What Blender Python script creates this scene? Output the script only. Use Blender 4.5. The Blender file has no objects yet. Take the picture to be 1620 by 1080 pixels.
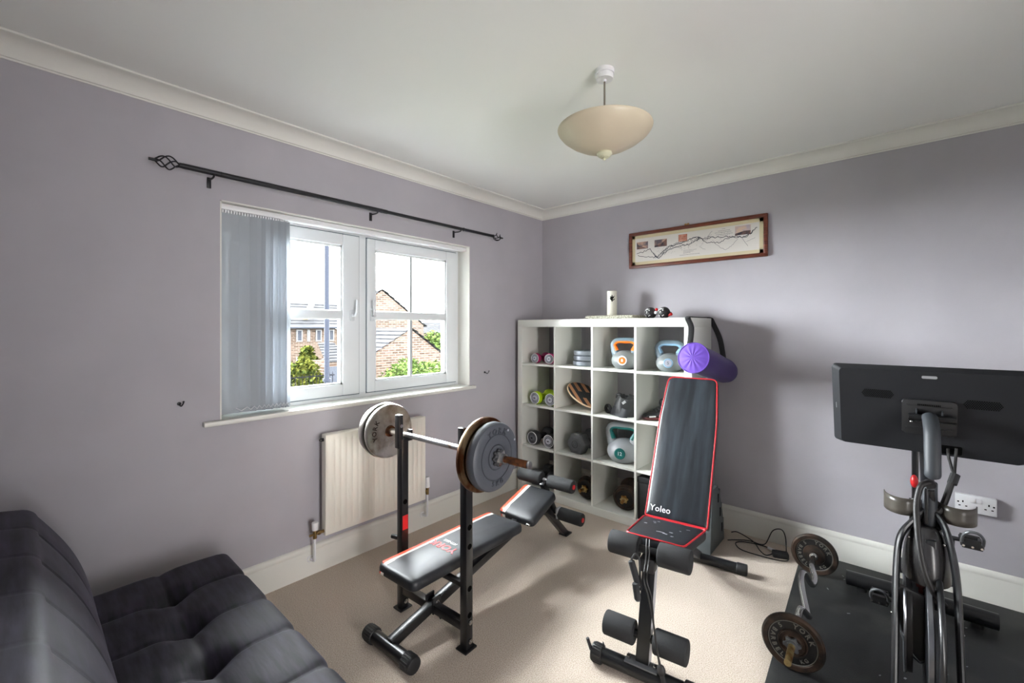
import bpy, bmesh, math, random
from mathutils import Vector, Matrix, Euler

random.seed(7)
PI = math.pi
scene = bpy.context.scene
COL = scene.collection

# ------------------------------------------------------------------ camera, light, exposure
cam_data = bpy.data.cameras.new('camera')
cam_data.sensor_width = 36.0
cam_data.lens = 690.0 / 1620.0 * 36.0
cam_data.shift_y = -(540.0 - 517.4) / 1620.0
cam_data.clip_start = 0.02
cam = bpy.data.objects.new('camera', cam_data)
cam.location = (2.498, -3.27, 1.4)
cam.rotation_euler = (PI / 2, 0, 0.7219)
COL.objects.link(cam)
scene.camera = cam

world = bpy.data.worlds.new('overcast_sky')
world.use_nodes = True
scene.world = world
wn = world.node_tree
bg = wn.nodes['Background']
bg.inputs[0].default_value = (0.93, 0.965, 1.0, 1)
bg.inputs[1].default_value = 48.0

sun_data = bpy.data.lights.new('hazy_sun', 'SUN')
sun_data.energy = 135.0
sun_data.angle = math.radians(110)
sun_data.color = (0.95, 0.98, 1.0)
sun = bpy.data.objects.new('hazy_sun', sun_data)
sun.rotation_euler = Vector((1.0, 0.08, -0.42)).to_track_quat('-Z', 'Y').to_euler()
sun.location = (-6, -2, 6)
COL.objects.link(sun)

portal_data = bpy.data.lights.new('window_portal', 'AREA')
portal_data.shape = 'RECTANGLE'
portal_data.size = 1.70
portal_data.size_y = 1.12
portal_data.cycles.is_portal = True
portal = bpy.data.objects.new('window_portal', portal_data)
portal.location = (-0.24, -1.77, 1.49)
portal.rotation_euler = Vector((1.0, 0.0, 0.0)).to_track_quat('-Z', 'Z').to_euler()
COL.objects.link(portal)

fill_data = bpy.data.lights.new('unseen_fill_light', 'AREA')  # area lamp added out of view to brighten the window wall
fill_data.shape = 'RECTANGLE'
fill_data.size = 0.80
fill_data.size_y = 1.90
fill_data.energy = 48.0
fill_data.spread = math.radians(100)
fill_data.color = (1.0, 0.975, 0.97)
fill_light = bpy.data.objects.new('unseen_fill_light', fill_data)
fill_light.location = (4.75, -2.91, 1.02)
fill_light.rotation_euler = (PI / 2, 0, PI)
fill_light.rotation_euler = Vector((-1.0, 0.72, 0.06)).to_track_quat('-Z', 'Y').to_euler()
COL.objects.link(fill_light)

scene.view_settings.view_transform = 'Standard'
scene.view_settings.look = 'None'
scene.view_settings.gamma = 1.0
scene.view_settings.use_curve_mapping = False
scene.view_settings.exposure = 0.25
scene.cycles.max_bounces = 14
scene.cycles.diffuse_bounces = 10
scene.cycles.transparent_max_bounces = 16
scene.cycles.sample_clamp_indirect = 12.0

# ------------------------------------------------------------------ materials
def lin(c):
    out = []
    for v in c:
        v = v / 255.0
        out.append(v / 12.92 if v <= 0.04045 else ((v + 0.055) / 1.055) ** 2.4)
    return (out[0], out[1], out[2], 1.0)

def pm(name, col, rough=0.5, metal=0.0, col2=None, nscale=20.0, lo=0.4, hi=0.6, bump=0.0, bscale=200.0,
       sheen=0.0, spec=None, stretch=None, detail=4.0, coat=0.0):
    m = bpy.data.materials.new(name)
    m.use_nodes = True
    nt = m.node_tree
    p = nt.nodes['Principled BSDF']
    p.inputs['Base Color'].default_value = lin(col)
    p.inputs['Roughness'].default_value = rough
    p.inputs['Metallic'].default_value = metal
    if sheen:
        p.inputs['Sheen Weight'].default_value = sheen
        p.inputs['Sheen Roughness'].default_value = 0.4
    if spec is not None:
        p.inputs['Specular IOR Level'].default_value = spec
    if coat:
        p.inputs['Coat Weight'].default_value = coat
    tc = nt.nodes.new('ShaderNodeTexCoord')
    mp = nt.nodes.new('ShaderNodeMapping')
    nt.links.new(tc.outputs['Object'], mp.inputs[0])
    if stretch:
        mp.inputs['Scale'].default_value = stretch
    if col2 is not None:
        n = nt.nodes.new('ShaderNodeTexNoise')
        n.inputs['Scale'].default_value = nscale
        n.inputs['Detail'].default_value = detail
        r = nt.nodes.new('ShaderNodeValToRGB')
        r.color_ramp.elements[0].position = lo
        r.color_ramp.elements[1].position = hi
        r.color_ramp.elements[0].color = lin(col)
        r.color_ramp.elements[1].color = lin(col2)
        nt.links.new(mp.outputs[0], n.inputs['Vector'])
        nt.links.new(n.outputs[0], r.inputs[0])
        nt.links.new(r.outputs[0], p.inputs['Base Color'])
    if bump:
        n2 = nt.nodes.new('ShaderNodeTexNoise')
        n2.inputs['Scale'].default_value = bscale
        n2.inputs['Detail'].default_value = 3.0
        b = nt.nodes.new('ShaderNodeBump')
        b.inputs['Strength'].default_value = bump
        b.inputs['Distance'].default_value = 0.004
        nt.links.new(mp.outputs[0], n2.inputs['Vector'])
        nt.links.new(n2.outputs[0], b.inputs['Height'])
        nt.links.new(b.outputs[0], p.inputs['Normal'])
    return m

M = {}
M['wall'] = pm('lavender_paint', (174, 171, 177), 0.75, col2=(170, 167, 173), nscale=3, bump=0.05, bscale=400)
M['ceiling'] = pm('ceiling_paint', (238, 239, 235), 0.9)
M['trim'] = pm('white_gloss_trim', (218, 217, 210), 0.4)
M['coving'] = pm('coving_paint', (224, 223, 216), 0.8)
M['upvc'] = pm('white_upvc', (226, 230, 232), 0.3)
M['carpet'] = pm('beige_carpet', (208, 196, 182), 0.95, col2=(160, 143, 127), nscale=230, lo=0.38, hi=0.70, bump=0.9, bscale=300, sheen=0.2, spec=0.1)
M['black'] = pm('black_enamel', (22, 22, 24), 0.28, spec=0.5)
M['black_matt'] = pm('black_plastic', (26, 26, 28), 0.5)
M['iron'] = pm('black_iron', (20, 20, 26), 0.45)
M['vinyl'] = pm('black_vinyl', (24, 26, 30), 0.44, bump=0.12, bscale=600, col2=(34, 37, 42), nscale=9)
M['vinyl_worn'] = pm('worn_black_vinyl', (20, 24, 29), 0.34, bump=0.10, bscale=600, col2=(46, 53, 60), nscale=6, lo=0.4, hi=0.75, stretch=(5, 0.5, 0.5))
M['foam'] = pm('black_foam', (30, 31, 33), 0.8, bump=0.3, bscale=500)
M['orange'] = pm('orange_vinyl', (232, 76, 40), 0.4)
M['white_vinyl'] = pm('white_vinyl', (222, 214, 206), 0.45)
M['red'] = pm('red_piping', (172, 28, 38), 0.4)
M['red_plastic'] = pm('red_plastic', (200, 30, 34), 0.35)
M['chrome'] = pm('chrome', (205, 205, 205), 0.2, 1.0)
M['steel'] = pm('worn_steel', (190, 190, 190), 0.3, 1.0, col2=(130, 95, 60), nscale=14, lo=0.58, hi=0.7)
M['steel_grey'] = pm('grey_painted_steel', (92, 94, 97), 0.4, 0.3)
M['chrome_plate'] = pm('scratched_chrome', (204, 200, 192), 0.33, 1.0, col2=(132, 120, 104), nscale=13, lo=0.42, hi=0.72)
M['rust'] = pm('rusty_steel', (112, 66, 34), 0.7, 0.5, col2=(62, 38, 24), nscale=40, bump=0.3, bscale=120)
M['rust_rim'] = pm('rusty_chrome_rim', (150, 128, 98), 0.4, 0.9, col2=(92, 54, 30), nscale=9, lo=0.4, hi=0.6)
M['grey_plate'] = pm('grey_vinyl_plate', (68, 71, 78), 0.5)
M['grey_plate_mark'] = pm('grey_plate_relief', (50, 53, 60), 0.5)
M['iron_plate'] = pm('cast_iron_black', (24, 24, 24), 0.42, 0.2, bump=0.2, bscale=150)
M['iron_rim'] = pm('rust_brown_rim', (66, 50, 40), 0.5, 0.5, col2=(38, 33, 29), nscale=20, bump=0.2, bscale=150)
M['plate_letters'] = pm('worn_raised_letters', (112, 110, 104), 0.5, 0.5)
M['gold'] = pm('brassy_zinc', (196, 174, 122), 0.35, 0.9, col2=(150, 104, 54), nscale=30)
M['shelf'] = pm('white_laminate', (214, 215, 208), 0.35)
M['radiator'] = pm('radiator_enamel', (222, 218, 207), 0.35)
M['brass'] = pm('brass', (150, 125, 82), 0.35, 1.0)
M['white_plastic'] = pm('white_plastic', (226, 226, 228), 0.35)
M['handle_white'] = pm('white_handle', (206, 209, 212), 0.3)
M['bar_grey'] = pm('georgian_bar', (176, 182, 184), 0.5)
M['dark'] = pm('dark_hole', (5, 5, 5), 0.9, spec=0.05)
M['frame_wood'] = pm('mahogany_wood', (112, 54, 34), 0.4, col2=(86, 38, 24), nscale=10, stretch=(1, 1, 12))
M['mount'] = pm('cream_mount_board', (206, 194, 160), 0.8)
M['paper'] = pm('map_paper', (214, 210, 205), 0.8)
M['ink'] = pm('map_ink', (48, 48, 62), 0.8)
M['ink_light'] = pm('pale_map_ink', (112, 110, 120), 0.8)
M['sepia'] = pm('sepia_print', (186, 150, 132), 0.8, col2=(96, 88, 96), nscale=22)
M['sky_print'] = pm('lilac_sky_print', (176, 164, 178), 0.8, col2=(206, 178, 160), nscale=20)
M['land_print'] = pm('dark_land_print', (60, 54, 64), 0.8, col2=(120, 90, 80), nscale=30)
M['crest'] = pm('orange_stamp', (196, 120, 96), 0.8, col2=(214, 160, 140), nscale=60)
M['shade'] = pm('cream_glass', (202, 190, 166), 0.4)
M['cream'] = pm('cream_plastic', (206, 204, 176), 0.4)
M['pink'] = pm('pink_vinyl', (208, 50, 128), 0.4)
M['pink_dark'] = pm('deep_pink_vinyl', (150, 30, 84), 0.4)
M['lime'] = pm('lime_vinyl', (172, 200, 28), 0.4)
M['charcoal'] = pm('charcoal_vinyl', (46, 46, 48), 0.45)
M['hex_rubber'] = pm('hex_rubber', (80, 81, 84), 0.5)
M['cap_grey'] = pm('grey_cap', (92, 94, 100), 0.4)
M['cap_silver'] = pm('silver_cap', (190, 192, 200), 0.35, 0.5)
M['kb_grey'] = pm('grey_kettlebell_vinyl', (108, 113, 113), 0.45)
M['kb_pale'] = pm('pale_grey_kettlebell_vinyl', (146, 149, 152), 0.4)
M['kb_orange'] = pm('orange_grip', (232, 108, 24), 0.4)
M['kb_blue'] = pm('blue_grip', (128, 164, 190), 0.4)
M['kb_teal'] = pm('teal_grip', (12, 98, 94), 0.4)
M['kb_rim'] = pm('slate_grip', (96, 112, 122), 0.45)
M['silver_plate'] = pm('silver_grey_plate', (118, 124, 132), 0.45, 0.2)
M['ply'] = pm('pale_plywood', (222, 196, 160), 0.5)
M['ply_tan'] = pm('tan_wood', (182, 128, 88), 0.5)
M['grip_black'] = pm('black_grip_tape', (38, 40, 44), 0.8, bump=0.3, bscale=500)
M['bag_black'] = pm('black_nylon', (13, 13, 15), 0.6, bump=0.5, bscale=60)
M['bag_grey'] = pm('grey_mesh', (34, 35, 39), 0.75)
M['logo_white'] = pm('printed_white', (210, 210, 210), 0.5)
M['purple'] = pm('purple_nylon', (46, 21, 94), 0.7, sheen=0.1, bump=0.1, bscale=500)
M['purple_light'] = pm('bright_purple_nylon', (76, 42, 140), 0.7, sheen=0.1)
M['strap'] = pm('black_webbing', (24, 24, 26), 0.7)
M['step_grey'] = pm('grey_step_plastic', (84, 90, 92), 0.5)
M['mat'] = pm('black_rubber', (26, 27, 28), 0.6, col2=(66, 66, 62), nscale=4.5, lo=0.52, hi=0.82, bump=0.4, bscale=300)
M['bike'] = pm('bike_black', (20, 21, 23), 0.3)
M['bike_grey'] = pm('bike_grey', (44, 48, 53), 0.55)
M['bike_screen'] = pm('screen_back_plastic', (33, 34, 37), 0.6, bump=0.05, bscale=600, spec=0.2)
M['shroud'] = pm('smoked_plastic', (40, 39, 40), 0.25)
M['brake'] = pm('dark_red_pad', (84, 26, 22), 0.6)
M['holder'] = pm('smoked_cup_holder', (70, 66, 60), 0.3)
M['flywheel'] = pm('flywheel_edge', (120, 122, 128), 0.3, 0.8)
M['label_grey'] = pm('grey_label', (140, 142, 144), 0.5)
M['candle'] = pm('cream_ceramic', (222, 220, 206), 0.4)
M['runner'] = pm('woven_runner', (196, 194, 178), 0.9, col2=(150, 148, 130), nscale=90, bump=0.6, bscale=200)
M['cord'] = pm('grey_flex', (120, 112, 100), 0.5)
M['cable'] = pm('black_cable', (20, 18, 18), 0.5)

def velvet():
    m = pm('black_velvet', (8, 7, 11), 0.66, col2=(44, 39, 54), nscale=6.0, lo=0.36, hi=0.74, sheen=0.13, stretch=(1.2, 7.0, 1.2), detail=8.0, bump=0.10, bscale=14)
    m.node_tree.nodes['Principled BSDF'].inputs['Sheen Tint'].default_value = lin((196, 190, 214))
    m.node_tree.nodes['Principled BSDF'].inputs['Specular IOR Level'].default_value = 0.25
    return m
M['velvet'] = velvet()

def glass_mat():
    m = bpy.data.materials.new('window_glass')
    m.use_nodes = True
    nt = m.node_tree
    for n in list(nt.nodes):
        if n.type == 'BSDF_PRINCIPLED':
            nt.nodes.remove(n)
    out = nt.nodes['Material Output']
    tr = nt.nodes.new('ShaderNodeBsdfTransparent')
    tr.inputs[0].default_value = (0.97, 0.98, 0.98, 1)
    gl = nt.nodes.new('ShaderNodeBsdfGlossy')
    gl.inputs['Roughness'].default_value = 0.02
    fr = nt.nodes.new('ShaderNodeFresnel')
    fr.inputs[0].default_value = 1.3
    mx = nt.nodes.new('ShaderNodeMixShader')
    nt.links.new(fr.outputs[0], mx.inputs[0])
    nt.links.new(tr.outputs[0], mx.inputs[1])
    nt.links.new(gl.outputs[0], mx.inputs[2])
    nt.links.new(mx.outputs[0], out.inputs[0])
    return m
M['glass'] = glass_mat()

def blind_mat():
    m = bpy.data.materials.new('blind_fabric')
    m.use_nodes = True
    nt = m.node_tree
    for n in list(nt.nodes):
        if n.type == 'BSDF_PRINCIPLED':
            nt.nodes.remove(n)
    out = nt.nodes['Material Output']
    d = nt.nodes.new('ShaderNodeBsdfDiffuse')
    d.inputs[0].default_value = lin((168, 174, 180))
    t = nt.nodes.new('ShaderNodeBsdfTranslucent')
    t.inputs[0].default_value = lin((200, 208, 216))
    mx = nt.nodes.new('ShaderNodeMixShader')
    mx.inputs[0].default_value = 0.1
    nt.links.new(d.outputs[0], mx.inputs[1])
    nt.links.new(t.outputs[0], mx.inputs[2])
    nt.links.new(mx.outputs[0], out.inputs[0])
    return m
M['blind'] = blind_mat()

def brick_mat():
    m = pm('pale_brick', (190, 150, 126), 0.9, spec=0.0)
    nt = m.node_tree
    p = nt.nodes['Principled BSDF']
    tc = nt.nodes.new('ShaderNodeTexCoord')
    mp = nt.nodes.new('ShaderNodeMapping')
    mp.inputs['Rotation'].default_value = (0, PI / 2, PI / 2)
    nt.links.new(tc.outputs['Object'], mp.inputs[0])
    sx = nt.nodes.new('ShaderNodeSeparateXYZ')
    cx = nt.nodes.new('ShaderNodeCombineXYZ')
    nt.links.new(tc.outputs['Object'], sx.inputs[0])
    ad = nt.nodes.new('ShaderNodeMath')
    ad.operation = 'ADD'
    nt.links.new(sx.outputs[0], ad.inputs[0])
    nt.links.new(sx.outputs[1], ad.inputs[1])
    nt.links.new(ad.outputs[0], cx.inputs[0])
    nt.links.new(sx.outputs[2], cx.inputs[1])
    b = nt.nodes.new('ShaderNodeTexBrick')
    b.inputs['Color1'].default_value = lin((58, 48, 42))
    b.inputs['Color2'].default_value = lin((38, 30, 25))
    b.inputs['Mortar'].default_value = lin((70, 64, 58))
    b.inputs['Scale'].default_value = 1.0
    b.inputs['Brick Width'].default_value = 0.30
    b.inputs['Row Height'].default_value = 0.10
    b.inputs['Mortar Size'].default_value = 0.012
    nt.links.new(cx.outputs[0], b.inputs['Vector'])
    nt.links.new(b.outputs['Color'], p.inputs['Base Color'])
    return m
M['brick'] = brick_mat()
M['tile'] = pm('grey_roof_tile', (40, 40, 41), 0.9, col2=(34, 34, 35), nscale=3, spec=0.0)
M['verge'] = pm('pale_verge', (66, 60, 45), 0.9)
M['out_white'] = pm('exterior_white', (70, 70, 70), 0.8)
M['out_dark'] = pm('exterior_dark', (26, 28, 33), 0.6, spec=0.1)
M['pole'] = pm('blue_grey_pole', (20, 22, 28), 0.7, spec=0.05)
M['leaf_y'] = pm('yellow_green_leaves', (48, 49, 18), 0.9, col2=(28, 34, 14), nscale=6, spec=0.0)
M['leaf_g'] = pm('green_leaves', (36, 46, 20), 0.9, col2=(46, 58, 26), nscale=6, spec=0.0)
M['iron_out'] = pm('exterior_black_iron', (10, 10, 12), 0.9, spec=0.0)
M['ground'] = pm('outdoor_grass', (66, 70, 58), 0.9, spec=0.0)

# ------------------------------------------------------------------ mesh builder
def align_z(d):
    d = Vector(d).normalized()
    up = Vector((0, 0, 1)) if abs(d.z) < 0.99 else Vector((0, 1, 0))
    x = up.cross(d).normalized()
    y = d.cross(x)
    return Matrix((x, y, d)).transposed()

class MB:
    def __init__(self):
        self.bm = bmesh.new()

    def add(self, verts, faces, Mx=None):
        vs = [self.bm.verts.new(Mx @ Vector(v) if Mx is not None else Vector(v)) for v in verts]
        for f in faces:
            try:
                self.bm.faces.new([vs[i] for i in f])
            except ValueError:
                pass
        return vs

    def box(self, c, s, bevel=0.0, rot=None, seg=2):
        hx, hy, hz = s[0] / 2, s[1] / 2, s[2] / 2
        v = [(x, y, z) for x in (-hx, hx) for y in (-hy, hy) for z in (-hz, hz)]
        f = [(0, 1, 3, 2), (4, 6, 7, 5), (0, 4, 5, 1), (2, 3, 7, 6), (0, 2, 6, 4), (1, 5, 7, 3)]
        Mx = Matrix.Translation(Vector(c))
        if rot is not None:
            Mx = Mx @ rot.to_4x4()
        vs = self.add(v, f, Mx)
        if bevel > 0:
            es = list({e for vv in vs for e in vv.link_edges})
            bmesh.ops.bevel(self.bm, geom=es, offset=min(bevel, min(s) * 0.49), segments=seg, profile=0.5, affect='EDGES')
        return self

    def span(self, a, b, bevel=0.0, seg=2):
        c = [(a[i] + b[i]) / 2 for i in range(3)]
        s = [abs(a[i] - b[i]) for i in range(3)]
        return self.box(c, s, bevel, None, seg)

    def beam(self, p0, p1, w, h, bevel=0.003):
        # rectangular bar: w across (horizontal), h in the other direction
        p0, p1 = Vector(p0), Vector(p1)
        d = p1 - p0
        R = align_z(d)
        return self.box((p0 + p1) / 2, (w, h, d.length), bevel, R)

    def cyl(self, p0, p1, r0, r1=None, n=20, bevel=0.0):
        p0, p1 = Vector(p0), Vector(p1)
        r1 = r0 if r1 is None else r1
        L = (p1 - p0).length
        if bevel > 0:
            prof = [(0, 0), (r0 - bevel, 0), (r0 - bevel * 0.3, bevel * 0.3), (r0, bevel), (r1, L - bevel), (r1 - bevel * 0.3, L - bevel * 0.3), (r1 - bevel, L), (0, L)]
        else:
            prof = [(0, 0), (r0, 0), (r1, L), (0, L)]
        return self.lathe(prof, p0, p1 - p0, n)

    def lathe(self, prof, origin, axis=(0, 0, 1), n=32, squash=None):
        R = align_z(axis)
        Mx = Matrix.Translation(Vector(origin)) @ R.to_4x4()
        verts, rings = [], []
        for r, z in prof:
            if r < 1e-6:
                rings.append([len(verts)])
                verts.append((0, 0, z))
            else:
                rings.append(list(range(len(verts), len(verts) + n)))
                for i in range(n):
                    a = 2 * PI * i / n
                    verts.append((r * math.cos(a), r * math.sin(a), z))
        if squash:
            verts = [(v[0] * squash[0], v[1] * squash[1], v[2]) for v in verts]
        faces = []
        for a, b in zip(rings, rings[1:]):
            if len(a) == 1 and len(b) == 1:
                continue
            for i in range(n):
                j = (i + 1) % n
                if len(a) == 1:
                    faces.append((a[0], b[j], b[i]))
                elif len(b) == 1:
                    faces.append((a[i], a[j], b[0]))
                else:
                    faces.append((a[i], a[j], b[j], b[i]))
        self.add(verts, faces, Mx)
        return self

    def tube(self, path, r, n=10, closed=False, flat=None, up=None):
        pts = [Vector(p) for p in path]
        N = len(pts)
        rs = r if isinstance(r, (list, tuple)) else [r] * N
        verts, faces = [], []
        prev = None
        for i, p in enumerate(pts):
            if closed:
                t = (pts[(i + 1) % N] - pts[i - 1]).normalized()
            else:
                t = (pts[min(i + 1, N - 1)] - pts[max(i - 1, 0)]).normalized()
            if up is not None:
                x = Vector(up) - t * t.dot(Vector(up))
                x.normalize()
            elif prev is None:
                x = t.orthogonal().normalized()
            else:
                x = (prev - t * prev.dot(t)).normalized()
            prev = x
            y = t.cross(x)
            fx, fy = flat if flat else (1, 1)
            for k in range(n):
                a = 2 * PI * k / n
                verts.append(p + x * (math.cos(a) * rs[i] * fx) + y * (math.sin(a) * rs[i] * fy))
        M_ = N if closed else N - 1
        for i in range(M_):
            j = (i + 1) % N
            for k in range(n):
                l = (k + 1) % n
                faces.append((i * n + k, i * n + l, j * n + l, j * n + k))
        if not closed:
            faces.append(tuple(range(n - 1, -1, -1)))
            faces.append(tuple((N - 1) * n + k for k in range(n)))
        self.add(verts, faces)
        return self

    def torus(self, c, axis, R, r, n=40, m=8):
        A = align_z(axis)
        pts = [Vector(c) + A @ Vector((R * math.cos(2 * PI * i / n), R * math.sin(2 * PI * i / n), 0)) for i in range(n)]
        return self.tube(pts, r, m, closed=True)

    def sphere(self, c, r, n=20, m=12):
        rr = r if isinstance(r, (list, tuple)) else (r, r, r)
        prof = [(math.sin(PI * i / m), -math.cos(PI * i / m)) for i in range(m + 1)]
        prof[0] = (0, -1)
        prof[-1] = (0, 1)
        b = MB()
        b.lathe(prof, (0, 0, 0), (0, 0, 1), n)
        Mx = Matrix.Translation(Vector(c)) @ Matrix.Diagonal((rr[0], rr[1], rr[2], 1))
        self.merge(b, Mx)
        return self

    def prism(self, poly, depth, Mx=None, bevel=0.0, seg=2):
        # poly in local xy, extruded along +z
        n = len(poly)
        v = [(p[0], p[1], 0) for p in poly] + [(p[0], p[1], depth) for p in poly]
        f = [tuple(range(n - 1, -1, -1)), tuple(range(n, 2 * n))]
        f += [(i, (i + 1) % n, n + (i + 1) % n, n + i) for i in range(n)]
        vs = self.add(v, f, Mx)
        if bevel > 0:
            fs = {f_ for vv in vs for f_ in vv.link_faces}
            es = [e for f_ in fs if len(f_.verts) == n and (n != 4) for e in f_.edges]
            if n == 4:
                es = [e for vv in vs for e in vv.link_edges]
            bmesh.ops.bevel(self.bm, geom=list(set(es)), offset=bevel, segments=seg, profile=0.5, affect='EDGES')
        return self

    def grid(self, fn, nu, nv):
        verts = [fn(i / nu, j / nv) for i in range(nu + 1) for j in range(nv + 1)]
        faces = [(i * (nv + 1) + j, (i + 1) * (nv + 1) + j, (i + 1) * (nv + 1) + j + 1, i * (nv + 1) + j + 1) for i in range(nu) for j in range(nv)]
        self.add(verts, faces)
        return self

    def merge(self, other, Mx=None):
        other.bm.verts.index_update()
        idx = {v: i for i, v in enumerate(other.bm.verts)}
        verts = [v.co.copy() for v in other.bm.verts]
        faces = [[idx[v] for v in f.verts] for f in other.bm.faces]
        self.add(verts, faces, Mx)
        other.bm.free()
        return self

    def text(self, s, size, depth, Mx, align='CENTER', shear=0.0, bold=0.0):
        cu = bpy.data.curves.new('lettering', 'FONT')
        cu.body = s
        cu.size = size
        cu.extrude = depth
        cu.offset = bold
        cu.shear = shear
        cu.align_x = align
        cu.align_y = 'CENTER'
        cu.resolution_u = 2
        ob = bpy.data.objects.new('lettering', cu)
        COL.objects.link(ob)
        dg = bpy.context.evaluated_depsgraph_get()
        me = bpy.data.meshes.new_from_object(ob.evaluated_get(dg))
        self.add([v.co.copy() for v in me.vertices], [list(p.vertices) for p in me.polygons], Mx)
        bpy.data.objects.remove(ob)
        bpy.data.curves.remove(cu)
        bpy.data.meshes.remove(me)
        return self

    def arc_text(self, s, R, size, depth, Mx, mid_deg, step_deg, inward=False, bold=0.0):
        n = len(s)
        for i, ch in enumerate(s):
            k = i - (n - 1) / 2
            if not inward:
                a = math.radians(mid_deg - k * step_deg)
                rot = a - PI / 2
            else:
                a = math.radians(mid_deg + k * step_deg)
                rot = a + PI / 2
            L = Matrix.Translation((R * math.cos(a), R * math.sin(a), 0)) @ Matrix.Rotation(rot, 4, 'Z')
            self.text(ch, size, depth, Mx @ L, bold=bold)
        return self

    def mesh(self, name, mat, smooth=35):
        bmesh.ops.recalc_face_normals(self.bm, faces=self.bm.faces)
        me = bpy.data.meshes.new(name)
        self.bm.to_mesh(me)
        self.bm.free()
        me.materials.append(mat)
        if smooth:
            me.polygons.foreach_set('use_smooth', [True] * len(me.polygons))
            me.set_sharp_from_angle(angle=math.radians(smooth))
        return me

def tag(o, label=None, cat=None, group=None, kind=None):
    if label:
        o['label'] = label
    if cat:
        o['category'] = cat
    if group:
        o['group'] = group
    if kind:
        o['kind'] = kind
    return o

def part(name, mb, mat, parent=None, label=None, smooth=35, kind=None):
    o = bpy.data.objects.new(name, mb.mesh(name, M[mat] if isinstance(mat, str) else mat, smooth))
    COL.objects.link(o)
    if parent is not None:
        o.parent = parent
        if parent.get('_w') or parent.get('w_'):
            pass
    if label:
        o['label'] = label
    if kind:
        o['kind'] = kind
    return o

def thing(name, label, cat, loc=(0, 0, 0), rz=0.0, group=None, rot=None):
    o = bpy.data.objects.new(name, None)
    o.empty_display_size = 0.05
    o.location = loc
    o.rotation_euler = rot if rot is not None else (0, 0, rz)
    COL.objects.link(o)
    return tag(o, label, cat, group)

def struct(name, mb=None, mat=None, parent=None, smooth=35):
    if mb is None:
        o = bpy.data.objects.new(name, None)
        o.empty_display_size = 0.05
        COL.objects.link(o)
    else:
        o = bpy.data.objects.new(name, mb.mesh(name, M[mat], smooth))
        COL.objects.link(o)
    if parent is not None:
        o.parent = parent
    else:
        o['kind'] = 'structure'
    return o

def copy_thing(src, loc, rz=None, label=None):
    r = src.copy()
    COL.objects.link(r)
    r.location = loc
    if rz is not None:
        r.rotation_euler = (0, 0, rz)
    if label:
        r['label'] = label
    for ch in list(src.children):
        c = ch.copy()
        COL.objects.link(c)
        c.parent = r
        for g in ch.children:
            d = g.copy()
            COL.objects.link(d)
            d.parent = c
    return r

def rounded(w, h, r, n=5):
    pts = []
    for cx, cy, a0 in ((w / 2 - r, h / 2 - r, 0), (-w / 2 + r, h / 2 - r, 90), (-w / 2 + r, -h / 2 + r, 180), (w / 2 - r, -h / 2 + r, 270)):
        for i in range(n + 1):
            a = math.radians(a0 + 90 * i / n)
            pts.append((cx + r * math.cos(a), cy + r * math.sin(a)))
    return pts

def smooth_path(pts, n=8):
    P = [Vector(p) for p in pts]
    out = []
    for i in range(len(P) - 1):
        p0, p1, p2, p3 = P[max(i - 1, 0)], P[i], P[i + 1], P[min(i + 2, len(P) - 1)]
        for k in range(n):
            t = k / n
            out.append(0.5 * ((2 * p1) + (p2 - p0) * t + (2 * p0 - 5 * p1 + 4 * p2 - p3) * t * t + (3 * p1 - p0 - 3 * p2 + p3) * t ** 3))
    out.append(P[-1])
    return out

# ------------------------------------------------------------------ room shell
XR, YR, ZC = 4.05, -3.46, 2.477
T = 0.14
struct('floor', MB().span((-0.3, YR - 0.3, -0.2), (XR + 0.3, 0.3, 0.0)), 'carpet')
struct('ceiling', MB().span((-0.3, YR - 0.3, ZC), (XR + 0.3, 0.3, ZC + 0.2)), 'ceiling')
WY0, WY1, WZ0, WZ1 = -2.608, -0.933, 0.945, 2.028
w = MB()
w.span((-0.3, YR - 0.3, 0), (0, WY0, ZC)).span((-0.3, WY1, 0), (0, 0.3, ZC))
w.span((-0.3, WY0, 0), (0, WY1, WZ0 - 0.022)).span((-0.3, WY0, WZ1), (0, WY1, ZC))
struct('wall_left', w, 'wall')
struct('wall_back', MB().span((0, 0, 0), (XR, 0.3, ZC)), 'wall')
DY0, DY1, DZ = -3.32, -2.50, 2.02
w = MB().span((XR, DY1, 0), (XR + 0.1, 0.3, ZC)).span((XR, YR - 0.3, 0), (XR + 0.1, DY0, ZC)).span((XR, DY0, DZ), (XR + 0.1, DY1, ZC))
struct('wall_right', w, 'wall')
w = MB().span((XR + 1.1, DY0 - 0.8, -0.1), (XR + 1.2, DY1 + 0.8, ZC)).span((XR + 0.1, DY0 - 0.9, -0.1), (XR + 1.2, DY0 - 0.8, ZC)).span((XR + 0.1, DY1 + 0.8, -0.1), (XR + 1.2, DY1 + 0.9, ZC))
w.span((XR + 0.1, DY0 - 0.9, ZC), (XR + 1.2, DY1 + 0.9, ZC + 0.1)).span((XR + 0.1, DY0 - 0.9, -0.1), (XR + 1.2, DY1 + 0.9, 0.0)).span((XR + 0.05, YR - 0.7, -0.1), (XR + 0.1, YR - 0.3, ZC))
struct('wall_fill_box', w, 'ceiling')  # unseen box added behind the doorway to keep sky light out
struct('wall_front', MB().span((0, YR - 0.3, 0), (XR, YR, ZC)), 'wall')
dr = struct('added_doorway')  # unseen doorway, added so the fill lamp reaches into the room
part('architrave', MB().span((XR - 0.018, DY0 - 0.06, 0), (XR, DY0, DZ + 0.06), 0.004).span((XR - 0.018, DY1, 0), (XR, DY1 + 0.06, DZ + 0.06), 0.004).span((XR - 0.018, DY0, DZ), (XR, DY1, DZ + 0.06), 0.004), 'trim', dr)
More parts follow.
